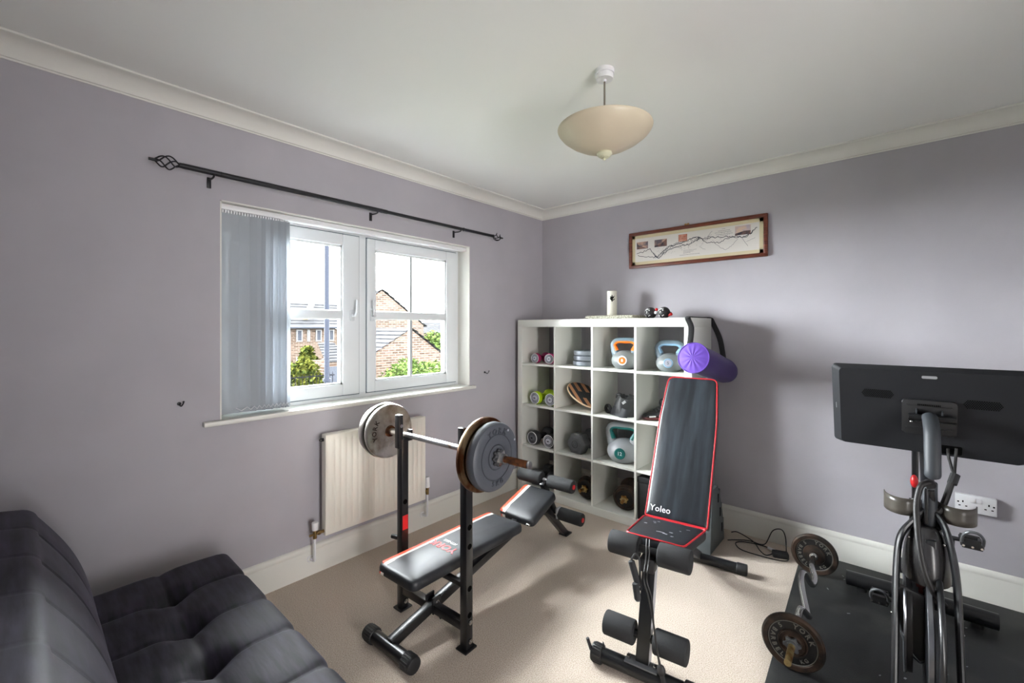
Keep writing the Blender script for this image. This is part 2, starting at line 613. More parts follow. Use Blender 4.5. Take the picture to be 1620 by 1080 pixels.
part('door_lining', MB().span((XR, DY0, 0), (XR + 0.1, DY0 + 0.015, DZ)).span((XR, DY1 - 0.015, 0), (XR + 0.1, DY1, DZ)).span((XR, DY0, DZ - 0.015), (XR + 0.1, DY1, DZ)), 'trim', dr)

def profile_run(prof, p0, p1, inward, name, mat):
    # prof: (distance from wall, z); run along p0-p1, inward = unit normal into the room
    p0, p1, inn = Vector(p0), Vector(p1), Vector(inward)
    b = MB()
    v = [p0 + inn * d + Vector((0, 0, z)) for d, z in prof] + [p1 + inn * d + Vector((0, 0, z)) for d, z in prof]
    n = len(prof)
    f = [(i, i + 1, n + i + 1, n + i) for i in range(n - 1)] + [(n - 1, 0, n, 2 * n - 1)]
    f += [tuple(range(n)), tuple(range(2 * n - 1, n - 1, -1))]
    b.add(v, f)
    return struct(name, b, mat, smooth=30)

base_prof = [(0, 0), (0.018, 0), (0.018, 0.128), (0.0165, 0.132), (0.0165, 0.137), (0.018, 0.141), (0.0175, 0.150), (0.014, 0.159), (0.008, 0.164), (0, 0.166)]
cov_prof = [(0, ZC - 0.076), (0.004, ZC - 0.076), (0.005, ZC - 0.070)]
for i in range(9):
    a = PI / 2 * i / 8
    cov_prof.append((0.012 + 0.068 * (1 - math.cos(a)) , ZC - 0.068 + 0.058 * math.sin(a)))
cov_prof += [(0.088, ZC - 0.008), (0.090, ZC - 0.006), (0.090, ZC), (0, ZC)]
runs = [('left', (0, YR, 0), (0, 0, 0), (1, 0, 0)), ('back', (0, 0, 0), (XR, 0, 0), (0, -1, 0)),
        ('right', (XR, 0, 0), (XR, YR, 0), (-1, 0, 0)), ('front', (XR, YR, 0), (0, YR, 0), (0, 1, 0))]
for i, (nm, a, b_, inn) in enumerate(runs):
    profile_run(base_prof, a, (XR, DY1 + 0.06, 0) if nm == 'right' else b_, inn, 'baseboard_' + nm, 'trim')
    profile_run(cov_prof, a, b_, inn, 'trim_%d' % (i + 1), 'coving')

# window
win = struct('window_1')
FX = -0.13       # inner face of the outer frame
b = MB()
b.span((FX - 0.07, WY0 - 0.01, WZ0 - 0.02), (FX, WY0 + 0.045, WZ1 + 0.02), 0.004).span((FX - 0.07, WY1 - 0.045, WZ0 - 0.02), (FX, WY1 + 0.01, WZ1 + 0.02), 0.004)
b.span((FX - 0.07, WY0 + 0.045, WZ1 - 0.05), (FX, WY1 - 0.045, WZ1 + 0.02), 0.004).span((FX - 0.07, WY0 + 0.045, WZ0 - 0.02), (FX, WY1 - 0.045, WZ0 + 0.035), 0.004)
part('outer_frame', b, 'upvc', win)
part('mullion', MB().span((FX - 0.07, -1.805, WZ0 + 0.03), (FX + 0.001, -1.737, WZ1 - 0.045), 0.004), 'upvc', win)
part('reveal_lining', MB().span((FX, WY0, WZ0), (0.001, WY0 + 0.006, WZ1)).span((FX, WY1 - 0.006, WZ0), (0.001, WY1, WZ1)).span((FX, WY0, WZ1 - 0.006), (0.001, WY1, WZ1)), 'trim', win)
part('window_sill', MB().span((FX - 0.01, WY0, WZ0 - 0.022), (0.0, WY1, WZ0)).span((-0.002, -2.682, WZ0 - 0.024), (0.036, -0.893, WZ0), 0.006), 'trim', win)
SX = FX + 0.014
for (y0, y1, g0, g1, hy) in ((-2.575, -1.800, -2.530, -1.911, -1.853), (-1.742, -0.968, -1.684, -1.066, -1.710)):
    z0, z1 = WZ0 + 0.026, WZ1 - 0.042
    gz0, gz1 = 1.040, 1.916
    b = MB()
    if y0 < -2:
        g0 = -2.505
    b.span((SX - 0.075, y0, z0), (SX, g0, z1), 0.005).span((SX - 0.075, g1, z0), (SX, y1, z1), 0.005)
    b.span((SX - 0.075, g0, z0), (SX, g1, gz0), 0.005).span((SX - 0.075, g0, gz1), (SX, g1, z1), 0.005)
    s = part('sash', b, 'upvc', win)
    part('gasket', MB().span((FX - 0.02, y0 - .006, z0 - .006), (FX + .002, y0 + .01, z1 + .006)).span((FX - 0.02, y1 - .01, z0 - .006), (FX + .002, y1 + .006, z1 + .006)).span((FX - 0.02, y0, z0 - .006), (FX + .002, y1, z0 + .01)).span((FX - 0.02, y0, z1 - .01), (FX + .002, y1, z1 + .006)), 'kb_rim', s, label='grey rubber seal')
    part('midrail', MB().span((SX - 0.06, g0, 1.452), (SX - 0.006, g1, 1.507), 0.006), 'upvc', s)
    mid = -2.232 if y0 < -2 else -1.384
    part('glazing_bar', MB().span((SX - 0.042, mid - 0.011, gz0), (SX - 0.020, mid + 0.011, 1.455)).span((SX - 0.042, mid - 0.011, 1.505), (SX - 0.020, mid + 0.011, gz1)), 'bar_grey', s)
    part('bead', MB().span((SX - 0.03, g0, gz0), (SX - 0.012, g0 + 0.012, gz1)).span((SX - 0.03, g1 - 0.012, gz0), (SX - 0.012, g1, gz1)).span((SX - 0.03, g0, gz0), (SX - 0.012, g1, gz0 + 0.012)).span((SX - 0.03, g0, gz1 - 0.012), (SX - 0.012, g1, gz1)), 'upvc', s)
    part('pane', MB().span((SX - 0.034, g0, gz0), (SX - 0.030, g1, 1.455)).span((SX - 0.034, g0, 1.505), (SX - 0.030, g1, gz1)), 'glass', s, smooth=0)
    h = MB().box((SX + 0.006, hy, 1.475), (0.012, 0.028, 0.070), 0.004).cyl((SX, hy, 1.475), (SX + 0.04, hy, 1.475), 0.009)
    sgn = 1 if y0 < -2 else -1
    h.tube(smooth_path([(SX + 0.036, hy, 1.472), (SX + 0.044, hy + sgn * 0.008, 1.485), (SX + 0.046, hy + sgn * 0.012, 1.53), (SX + 0.046, hy + sgn * 0.012, 1.575)]), 0.0085, 8)
    part('window_handle', h, 'handle_white', s)
for y0, y1 in ((-2.48, -2.0), (-1.60, -1.15)):
    v = MB().span((FX, y0, 1.990), (FX + 0.016, y1, 2.012), 0.004)
    vo = part('trickle_vent', v, 'white_plastic', win)
    part('slider', MB().span((FX + 0.015, (y0 + y1) / 2 - 0.04, 1.994), (FX + 0.022, (y0 + y1) / 2 + 0.06, 2.006), 0.002), 'white_plastic', vo)

# ------------------------------------------------------------------ wall fittings
# curtain pole
cp = thing('curtain_pole', 'black metal curtain pole with twisted cage finials above the window', 'curtain pole', (0.0, -1.76, 2.127))
RY0, RY1, RX = -2.775, -0.760, 0.08
def loc_cp(y, z=2.128, x=RX):
    return (x, y + 1.76, z - 2.127)
part('rod', MB().cyl(loc_cp(RY0), loc_cp(-1.72), 0.0125, n=14).cyl(loc_cp(-1.76), loc_cp(RY1), 0.0105, n=14), 'iron', cp)
for y0, s in ((RY0, -1), (RY1, 1)):
    b = MB()
    b.cyl(loc_cp(y0 - s * 0.012), loc_cp(y0 + s * 0.012), 0.0115, n=14)
    for k in range(4):
        pts = []
        for i in range(15):
            t = i / 14
            rr = 0.006 + 0.024 * math.sin(PI * t)
            a = k * PI / 2 + t * PI * 1.1
            pts.append(Vector(loc_cp(y0 + s * (0.012 + 0.085 * t))) + Vector((rr * math.cos(a), 0, rr * math.sin(a))))
        b.tube(pts, 0.0032, 6)
    b.cyl(loc_cp(y0 + s * 0.090), loc_cp(y0 + s * 0.120), 0.007, 0.006, n=12)
    part('finial', b, 'iron', cp)
for y in (-2.655, -1.79, -1.10):
    b = MB().box(loc_cp(y, 2.098, 0.003), (0.006, 0.018, 0.052), 0.002)
    b.tube(smooth_path([loc_cp(y, 2.112, 0.004), loc_cp(y, 2.108, 0.05), loc_cp(y, 2.110, 0.08), loc_cp(y, 2.122, 0.09)]), 0.0045, 8)
    b.torus(loc_cp(y + 0.03), (0, 1, 0), 0.0105, 0.003, 18, 6)
    part('bracket', b, 'iron', cp)

# tie-back hooks
for y, z, lab in ((-2.772, 1.045, 'small black tieback hook on lavender wall, on the blind side of the window'), (-0.769, 1.036, 'small black tieback hook on lavender wall between window and cube shelf')):
    h = thing('tieback_hook', lab, 'hook', (0, y, z), group=None)
    h.scale = (.75, .75, .75)
    b = MB().cyl((0, 0, 0), (0.008, 0, 0), 0.011, n=14, bevel=0.002)
    b.tube(smooth_path([(0.006, 0, 0), (0.03, 0, -0.008), (0.042, 0.004, -0.010), (0.052, 0.010, 0.004), (0.055, 0.012, 0.014)]), 0.004, 8)
    part('hook', b, 'iron', h)
    part('tip', MB().sphere((0.055, 0.012, 0.016), 0.006, 10, 8), 'iron', h)

# vertical blind, drawn to one side
vb = thing('vertical_blind', 'pale grey vertical blind drawn back to one side of the window', 'blind', (-0.05, -2.6, 0.955))
bx = lambda x, y, z: (x + 0.05, y + 2.6, z - 0.955)
hr = MB().span(bx(-0.078, WY0 + 0.007, 1.992), bx(-0.028, WY1 - 0.007, 2.020), 0.004)
hro = part('headrail', hr, 'white_plastic', vb)
cm = MB()
for k in range(26):
    cm.box(bx(-0.05, -2.585 + 0.0125 * k, 1.986), (0.018, 0.007, 0.016), 0.001)
part('carrier_row', cm, 'white_plastic', hro, kind='stuff')
yk = [-2.556, -2.505, -2.472, -2.448, -2.425, -2.404, -2.384, -2.364, -2.345, -2.328, -2.312, -2.298]
ang = [3, 12, 34, 26, 46, 38, 54, 46, 60, 52, 64, 58]
for k, (y, a) in enumerate(zip(yk, ang)):
    ca, sa = math.cos(math.radians(a)), math.sin(math.radians(a))
    def fn(u, v, y=y, ca=ca, sa=sa):
        q = (u - 0.5) * 0.089
        bow = 0.004 * math.cos((u - 0.5) * PI)
        return bx(-0.05 + q * sa + bow * ca, y + q * ca - bow * sa + 0.004 * (1 - v) * math.sin(y * 40), 0.968 + 1.010 * v)
    sl = part('slat', MB().grid(fn, 6, 4), 'blind', vb, smooth=60)
    wb = MB()
    wb.beam(bx(-0.05 - 0.043 * sa, y - 0.043 * ca, 0.972), bx(-0.05 + 0.043 * sa, y + 0.043 * ca, 0.972), 0.006, 0.022, 0.001)
    part('weight', wb, 'blind', sl)
ch = []
for k in range(len(yk) - 1):
    sa = math.sin(math.radians(ang[k]))
    sa2 = math.sin(math.radians(ang[k + 1]))
    p, q = Vector(bx(-0.012 + 0.01 * sa, yk[k] + 0.02, 0.990)), Vector(bx(-0.012 + 0.01 * sa2, yk[k + 1] + 0.02, 0.990))
    ch += [p, (p + q) / 2 - Vector((0, 0, 0.016))]
part('chain', MB().tube(ch, 0.0016, 5), 'white_plastic', vb)
part('draw_chain', MB().tube([bx(-0.03, -2.598, 1.99), bx(-0.028, -2.598, 1.0)], 0.002, 6).tube([bx(-0.04, -2.598, 1.99), bx(-0.038, -2.598, 1.0)], 0.002, 6), 'white_plastic', vb)

# radiator
rad = thing('radiator', 'white panel radiator on lavender wall under the window', 'radiator', (0.0, -1.78, 0.0))
ry = lambda y: y + 1.78
b = MB()
n_fl = 18
prof = []
y0r, y1r = -2.125, -1.435
pitch = (y1r - y0r - 0.045) / n_fl
prof.append((ry(y0r), 0.098))
for k in range(n_fl):
    yy = y0r + 0.0225 + k * pitch
    prof += [(ry(yy + 0.003), 0.098), (ry(yy + 0.008), 0.102), (ry(yy + pitch - 0.011), 0.102), (ry(yy + pitch - 0.006), 0.098), (ry(yy + pitch - 0.002), 0.0965)]
prof.append((ry(y1r), 0.098))
rows = [(0.228, 0.0), (0.232, 1.0), (0.255, 1.0), (0.268, 2.0), (0.752, 2.0), (0.766, 1.0), (0.790, 1.0), (0.795, 0.0)]
verts = []
for z, k in rows:
    for yy, xx in prof:
        if k == 0:
            x_ = 0.093
        elif k == 1:
            x_ = 0.098
        else:
            x_ = xx
        verts.append((x_, yy, z))
np_ = len(prof)
faces = [(r * np_ + i, r * np_ + i + 1, (r + 1) * np_ + i + 1, (r + 1) * np_ + i) for r in range(len(rows) - 1) for i in range(np_ - 1)]
b.add(verts, faces)
b.span((0.045, ry(y0r), 0.228), (0.093, ry(y1r), 0.795), 0.006)
part('panel', b, 'radiator', rad, smooth=25)
part('convector_fins', MB().span((0.022, ry(-2.08), 0.25), (0.045, ry(-1.48), 0.77)), 'radiator', rad)
for y in (-2.0, -1.56):
    part('wall_bracket', MB().span((0.0, ry(y) - 0.02, 0.32), (0.024, ry(y) + 0.02, 0.72)), 'radiator', rad)
bl = MB().cyl((0.07, ry(y0r), 0.765), (0.07, ry(y0r) - 0.014, 0.765), 0.010, n=12).cyl((0.07, ry(y0r) - 0.014, 0.765), (0.07, ry(y0r) - 0.022, 0.765), 0.006, n=10)
part('bleed_valve', bl, 'iron', rad)
for y, zc, s, trv in ((-2.175, 0.262, -1, False), (-1.400, 0.285, 1, True)):
    b = MB()
    yin = y0r if s < 0 else y1r
    b.cyl((0.075, ry(yin), zc - 0.01), (0.075, ry(y), zc - 0.01), 0.009, n=12)
    b.cyl((0.075, ry(y) - s * 0.018, zc - 0.01), (0.075, ry(y) - s * 0.030, zc - 0.01), 0.013, n=6)
    b.cyl((0.075, ry(y), zc - 0.035), (0.075, ry(y), zc + 0.012), 0.011, n=12)
    if not trv:
        b.cyl((0.075, ry(y) - 0.03, zc - 0.012), (0.075, ry(y), zc - 0.012), 0.006, n=10)
    vo = part('valve', b, 'brass', rad, label='brass valve body')
    if trv:
        part('valve_cap', MB().cyl((0.075, ry(y), zc + 0.012), (0.075, ry(y), zc + 0.085), 0.017, 0.015, n=18, bevel=0.004), 'white_plastic', vo)
    else:
        part('valve_cap', MB().cyl((0.075, ry(y), zc + 0.010), (0.075, ry(y), zc + 0.055), 0.016, 0.018, n=18, bevel=0.004), 'white_plastic', vo)
    pz = 0.095
    part('pipe', MB().tube(smooth_path([(0.075, ry(y), zc - 0.03), (0.075, ry(y), pz + 0.03), (0.070, ry(y), pz + 0.006), (0.050, ry(y), pz), (0.019, ry(y), pz)]), 0.006, 10).torus((0.020, ry(y), pz), (1, 0, 0), 0.016, 0.004, 18, 6), 'white_plastic', rad)

# wall socket
so = thing('wall_socket', 'white double plug socket on the lavender wall behind the exercise bike', 'socket', (2.804, 0, 0.491))
part('back_box', MB().box((0, -0.012, 0), (0.146, 0.024, 0.086), 0.002), 'white_plastic', so)
fp = part('faceplate', MB().box((0, -0.026, 0), (0.147, 0.008, 0.087), 0.003), 'white_plastic', so)
for s in (-1, 1):
    b = MB()
    cx = s * 0.046
    b.box((cx, -0.0302, 0.008), (0.005, 0.001, 0.010)).box((cx - 0.012, -0.0302, -0.014), (0.008, 0.001, 0.005)).box((cx + 0.012, -0.0302, -0.014), (0.008, 0.001, 0.005))
    part('pin_holes', b, 'dark', so)
    part('screw', MB().cyl((s * 0.063, -0.029, 0.004), (s * 0.063, -0.0312, 0.004), 0.004, n=12), 'dark', so)
    part('rocker_switch', MB().box((s * 0.012, -0.032, 0.022), (0.020, 0.008, 0.024), 0.002, Euler((s * 0.15, 0, 0)).to_matrix()), 'white_plastic', so)

# framed map
pf = thing('framed_map', 'long narrow framed map with cream mount and mahogany frame on the wall', 'picture', (1.378, 0, 2.008))
W2, H2 = 0.490, 0.142
b = MB()
fw_ = 0.026
b.span((-W2, -0.024, H2 - fw_), (W2, -0.002, H2), 0.005).span((-W2, -0.024, -H2), (W2, -0.002, -H2 + fw_), 0.005)
b.span((-W2, -0.0235, -H2), (-W2 + fw_, -0.0025, H2), 0.005).span((W2 - fw_, -0.0235, -H2), (W2, -0.0025, H2), 0.005)
part('picture_frame', b, 'frame_wood', pf)
iw, ih = W2 - fw_, H2 - fw_
b = MB()
mw = 0.024
b.span((-iw, -0.013, ih - mw), (iw, -0.010, ih)).span((-iw, -0.013, -ih), (iw, -0.010, -ih + mw)).span((-iw, -0.013, -ih), (-iw + mw, -0.010, ih)).span((iw - mw, -0.013, -ih), (iw, -0.010, ih))
part('mount', b, 'mount', pf)
pr = part('print', MB().span((-iw, -0.010, -ih), (iw, -0.006, ih)), 'paper', pf)
pw, ph = iw - mw, ih - mw
def ribbon(b, pts, wd, y=-0.0104):
    for (x0, z0), (x1, z1) in zip(pts, pts[1:]):
        d = Vector((x1 - x0, 0, z1 - z0))
        if d.length < 1e-6:
            continue
        nrm = Vector((-d.z, 0, d.x)).normalized() * wd / 2
        a, c = Vector((x0, y, z0)), Vector((x1, y, z1))
        b.add([a - nrm, c - nrm, c + nrm, a + nrm], [(0, 1, 2, 3)])
rng = random.Random(3)
def wob(pts, amp, n=6):
    out = []
    for (x0, z0), (x1, z1) in zip(pts, pts[1:]):
        for i in range(n):
            t = i / n
            out.append((x0 + (x1 - x0) * t, z0 + (z1 - z0) * t + rng.uniform(-amp, amp)))
    out.append(pts[-1])
    return [(x * pw, z * ph) for x, z in out]
b = MB()
main1 = [(-0.97, -0.25), (-0.85, -0.15), (-0.72, 0.0), (-0.66, -0.45), (-0.60, -0.75), (-0.50, -0.40), (-0.36, 0.05), (-0.2, 0.15), (-0.05, 0.35), (0.1, 0.45), (0.16, 0.30), (0.3, 0.30), (0.5, 0.25), (0.62, 0.18), (0.75, 0.05), (0.85, 0.2), (0.97, 0.62)]
main2 = [(-0.95, -0.45), (-0.8, -0.65), (-0.66, -0.70), (-0.56, -0.80), (-0.42, -0.30), (-0.22, -0.05), (-0.05, 0.0), (0.08, 0.25), (0.14, 0.42), (0.22, 0.0), (0.35, -0.10), (0.42, -0.15), (0.55, 0.10), (0.68, 0.10), (0.82, 0.02), (0.93, 0.45)]
ribbon(b, wob(main1, 0.07), 0.0042)
ribbon(b, wob(main2, 0.07), 0.0038)
ribbon(b, wob(main1[3:12], 0.14, 8), 0.0026)
ribbon(b, wob(main2[2:9], 0.16, 8), 0.0024)
ribbon(b, wob([(-0.52, -0.55), (-0.4, -0.05), (-0.25, 0.2), (-0.1, 0.3)], 0.09, 9), 0.0022)
part('map_lines', b, 'ink', pr)
b = MB()
ribbon(b, wob([(0.36, -0.15), (0.45, -0.55), (0.52, -0.75), (0.60, -0.55), (0.70, -0.05)], 0.04), 0.0020)
ribbon(b, wob([(0.24, 0.35), (0.29, 0.65), (0.32, 0.8)], 0.03), 0.0020)
ribbon(b, wob([(0.76, 0.0), (0.80, -0.35), (0.84, -0.65)], 0.03), 0.0020)
ribbon(b, wob([(0.82, -0.30), (0.94, -0.1)], 0.03), 0.0016)
ribbon(b, wob([(0.12, -0.25), (0.18, -0.50), (0.22, -0.55)], 0.03), 0.0016)
for k in range(90):
    x = rng.uniform(-0.62, 0.6)
    z = 0.25 * math.sin(x * 3) + rng.uniform(-0.35, 0.35)
    ribbon(b, [(x * pw, z * ph), ((x + rng.uniform(0.008, 0.02)) * pw, (z + rng.uniform(-0.08, 0.08)) * ph)], 0.0016)
for zz, x0, x1 in ((0.86, 0.47, 0.51), (0.72, 0.41, 0.57), (0.60, 0.36, 0.60), (0.46, 0.38, 0.62), (0.36, 0.45, 0.55), (-0.45, -0.14, 0.08), (-0.56, -0.14, 0.02), (-0.66, -0.14, -0.02), (-0.80, -0.20, 0.12)):
    x = x0
    while x < x1:
        l = rng.uniform(0.008, 0.02)
        ribbon(b, [(x * pw, zz * ph), ((x + l) * pw, zz * ph)], 0.0028)
        x += l + 0.006
part('map_notes', b, 'ink_light', pr, kind='stuff')
for (x0, x1, z0, z1, kind) in ((-0.97, -0.76, 0.10, 0.70, 0), (-0.64, -0.42, 0.10, 0.70, 0), (0.66, 0.88, 0.22, 0.90, 1)):
    pb = part('vignette', MB().span((x0 * pw, -0.0108, z0 * ph), (x1 * pw, -0.010, z1 * ph)), 'sky_print' if kind else 'sepia', pr)
    b = MB()
    zs = z0 + (z1 - z0) * 0.38
    y = -0.0110
    if kind:
        pts = [(x0, z0), (x1, z0), (x1, zs), (x0 + (x1 - x0) * .6, zs * 1.05), (x0, z0 + (zs - z0) * .5)]
    elif x0 < -0.9:
        pts = [(x0, z0), (x1, z0), (x0 + (x1 - x0) * .5, z0 + .15), (x0 + .03, z0 + .35), (x0, z1)]
    else:
        pts = [(x0, z0), (x1, z0), (x1, z1), (x0 + (x1 - x0) * .5, zs), (x0, zs - .1)]
    b.add([(p * pw, y, q * ph) for p, q in pts], [tuple(range(len(pts)))])
    part('vignette_land', b, 'land_print', pr)
part('stamp', MB().span((-0.22 * pw, -0.0108, 0.30 * ph), (-0.075 * pw, -0.010, 0.86 * ph)), 'crest', pr)
b = MB()
for k in range(5):
    xx = (-0.20 + 0.026 * k) * pw
    ribbon(b, [(xx, 0.42 * ph), (xx, 0.74 * ph)], 0.0035, -0.0112)
ribbon(b, [(-0.215 * pw, 0.84 * ph), (-0.08 * pw, 0.84 * ph), (-0.08 * pw, 0.33 * ph), (-0.215 * pw, 0.33 * ph), (-0.215 * pw, 0.84 * ph)], 0.002, -0.0112)
part('stamp_mark', b, 'frame_wood', pr)
part('hanger', MB().box((-0.035, -0.012, H2 + 0.006), (0.034, 0.008, 0.010), 0.002).box((-0.045, -0.012, H2 + 0.012), (0.008, 0.006, 0.006), 0.002).box((-0.025, -0.012, H2 + 0.012), (0.008, 0.006, 0.006), 0.002), 'gold', pf)

# pendant lamp
pl = thing('pendant_lamp', 'cream glass dish pendant lamp hanging from the white ceiling', 'lamp', (1.58, -1.64, ZC))
part('ceiling_rose', MB().lathe([(0, 0), (0.040, 0), (0.041, -0.014), (0.040, -0.018), (0.036, -0.019), (0.037, -0.034), (0.034, -0.040), (0.008, -0.041), (0.006, -0.048), (0, -0.048)], (0, 0, 0), n=32), 'white_plastic', pl)
part('flex', MB().cyl((0, 0, -0.045), (0, 0, -0.30), 0.0038, n=10), 'cord', pl)
b = MB()
prof_o = [(0.0, -0.346), (0.03, -0.345), (0.07, -0.334), (0.11, -0.317), (0.15, -0.295), (0.178, -0.273), (0.192, -0.256), (0.196, -0.246), (0.195, -0.243), (0.190, -0.248), (0.175, -0.268), (0.148, -0.289), (0.108, -0.311), (0.068, -0.328), (0.03, -0.339), (0, -0.340)]
b.lathe(prof_o, (0, 0, 0), n=56)
part('lamp_shade', b, 'shade', pl, smooth=50)
part('lamp_holder', MB().cyl((0, 0, -0.26), (0, 0, -0.34), 0.018, n=18), 'white_plastic', pl)
b = MB().lathe([(0, -0.345), (0.030, -0.345), (0.032, -0.352), (0.026, -0.360), (0.012, -0.366), (0, -0.368)], (0, 0, 0), n=24).sphere((0, 0, -0.372), 0.006, 10, 8)
fo = part('shade_cap', b, 'cream', pl)
b = MB()
for k in range(20):
    a = 2 * PI * k / 20
    b.beam((0.031 * math.cos(a), 0.031 * math.sin(a), -0.349), (0.016 * math.cos(a), 0.016 * math.sin(a), -0.366), 0.003, 0.003, 0)
part('fluting', b, 'cream', fo)

# ------------------------------------------------------------------ cube shelf
SX0, SX1, SY0, SY1, SZ = 0.054, 1.520, -0.420, -0.030, 1.462
cs = thing('cube_shelf', 'white four by four cube shelf standing in the corner by the window', 'shelf', (SX0, SY0, 0))
L = lambda x, y, z: (x - SX0, y - SY0, z)
part('top_panel', MB().span(L(SX0, SY0, 1.402), L(SX1, SY1, SZ), 0.002), 'shelf', cs)
part('bottom_panel', MB().span(L(SX0, SY0, 0.0), L(SX1, SY1, 0.060), 0.002), 'shelf', cs)
part('side_panel', MB().span(L(SX0, SY0, 0.060), L(SX0 + 0.05, SY1, 1.402), 0.002), 'shelf', cs)
part('side_panel', MB().span(L(SX1 - 0.05, SY0, 0.060), L(SX1, SY1, 1.402), 0.002), 'shelf', cs)
XD = [0.441, 0.786, 1.132]
ZT = [1.095, 0.750, 0.405]
for x in XD:
    part('divider', MB().span(L(x - 0.008, SY0 + 0.002, 0.060), L(x + 0.008, SY1, 1.402), 0.001), 'shelf', cs)
xs = [SX0 + 0.05] + XD + [SX1 - 0.05]
for z in ZT:
    for i in range(4):
        a = xs[i] + (0.008 if i else 0)
        e = xs[i + 1] - (0.008 if i < 3 else 0)
        part('shelf_board', MB().span(L(a, SY0 + 0.003, z - 0.017), L(e, SY1, z), 0.001), 'shelf', cs)
part('cam_screw', MB().cyl(L(1.494, SY0, 1.072), L(1.494, SY0 - 0.002, 1.072), 0.006, n=12), 'dark', cs)

# --- dumbbells in the first column
def dumbbell(label, r, length, headL, body, loc, rz=0.0, group=None, cap='cap_grey', hub='cap_silver', rim='white_plastic'):
    t = thing('dumbbell', label, 'dumbbell', loc, rz, group)
    h = length / 2
    part('handle', MB().lathe([(0, -h + headL * .5), (r * .42, -h + headL * .5), (r * .42, -h + headL + .01), (r * .5, 0), (r * .42, h - headL - .01), (r * .42, h - headL * .5), (0, h - headL * .5)], (0, 0, r), (0, 1, 0), 20), body, t)
    for s in (-1, 1):
        y0 = s * h
        prof = [(0, 0), (r * .84, 0), (r * .90, .004), (r, headL * .35), (r, headL * .6), (r * .82, headL * .9), (r * .42, headL + .008), (0, headL + .008)]
        hd = part('head', MB().lathe(prof, (0, y0, r), (0, -s, 0), 32), body, t)
        part('end_rim', MB().torus((0, y0 + s * .0005, r), (0, 1, 0), r * .84, r * .06, 36, 6), rim, hd)
        part('end_cap', MB().cyl((0, y0 - s * .002, r), (0, y0 + s * .002, r), r * .80, n=32), cap, hd)
        part('end_hub', MB().cyl((0, y0, r), (0, y0 + s * .006, r), r * .50, r * .42, n=24).torus((0, y0 + s * .004, r), (0, 1, 0), r * .64, r * .05, 30, 6), hub, hd)
        part('end_mark', MB().box((0, y0 + s * .006, r), (r * .3, .002, r * .12)), 'dark', hd)
    return t
dumbbell('small pink vinyl dumbbell in the top cube, against the shelf side', .043, .19, .055, 'pink_dark', (.205, -.285, 1.095), math.radians(3), 'pink dumbbells')
dumbbell('small pink vinyl dumbbell in the top cube, on the side towards the grey plate stack', .044, .19, .055, 'pink', (.335, -.287, 1.095), math.radians(14), 'pink dumbbells')
dumbbell('lime green vinyl dumbbell below the pink pair, fully in view', .054, .23, .068, 'lime', (.212, -.268, .750), math.radians(0), 'lime green dumbbells')
dumbbell('lime green vinyl dumbbell partly hidden behind the shelf divider', .055, .23, .068, 'lime', (.365, -.268, .750), math.radians(3), 'lime green dumbbells')
dumbbell('charcoal vinyl dumbbell below the lime pair, against the shelf side', .059, .25, .075, 'charcoal', (.191, -.262, .405), math.radians(-2), 'charcoal dumbbells', cap='charcoal', hub='cap_grey')
dumbbell('charcoal vinyl dumbbell partly hidden by the divider, next to the hex dumbbell cube', .058, .25, .075, 'charcoal', (.352, -.262, .405), math.radians(2), 'charcoal dumbbells', cap='charcoal', hub='cap_silver')

def hex_dumbbell(label, R_, L_, hl, loc, rz, group=None, face_mark=True):
    t = thing('hex_dumbbell', label, 'dumbbell', loc, rz, group)
    ap = R_ * math.cos(PI / 6)
    h = L_ / 2
    part('handle', MB().cyl((0, -h + hl * .8, ap), (0, h - hl * .8, ap), .016, n=16), 'chrome', t)
    for s in (-1, 1):
        poly = [(R_ * math.cos(PI / 3 * k), R_ * math.sin(PI / 3 * k)) for k in range(6)]
        sm = [(p[0] * .62, p[1] * .62) for p in poly]
        b = MB()
        v = []
        for (pp, y) in ((sm, -h - .004), ([(p[0] * .93, p[1] * .93) for p in poly], -h + .006), (poly, -h + .02), (poly, -h + hl - .02), ([(p[0] * .82, p[1] * .82) for p in poly], -h + hl)):
            v += [(p[0], y * (1 if s < 0 else -1), p[1] + ap) for p in pp]
        f = [tuple(range(6)), tuple(range(24, 30))]
        for q in range(4):
            f += [(q * 6 + k, q * 6 + (k + 1) % 6, (q + 1) * 6 + (k + 1) % 6, (q + 1) * 6 + k) for k in range(6)]
        b.add(v, f)
        hd = part('head', b, 'hex_rubber', t, smooth=10)
        if face_mark and s < 0:
            part('ring_mark', MB().torus((0, -h - .004, ap), (0, 1, 0), R_ * .30, .003, 30, 6).torus((0, -h - .004, ap), (0, 1, 0), R_ * .14, .002, 20, 6), 'charcoal', hd)
            part('size_label', MB().box((0, -h + .03, ap * 2 - .001), (R_ * .55, .03, .003)), 'label_grey', hd)
    return t
hex_dumbbell('large black rubber hex dumbbell with grey label, beside the teal kettlebell', .088, .30, .105, (.615, -.225, .405), math.radians(-3))
hex_dumbbell('black hex dumbbell in the bottom corner cube, nearest the window wall', .070, .26, .085, (.196, -.24, .060), math.radians(2), None, False)
hex_dumbbell('black hex dumbbell in the bottom corner cube, beside the first divider', .072, .26, .085, (.360, -.22, .060), math.radians(-4), None, False)

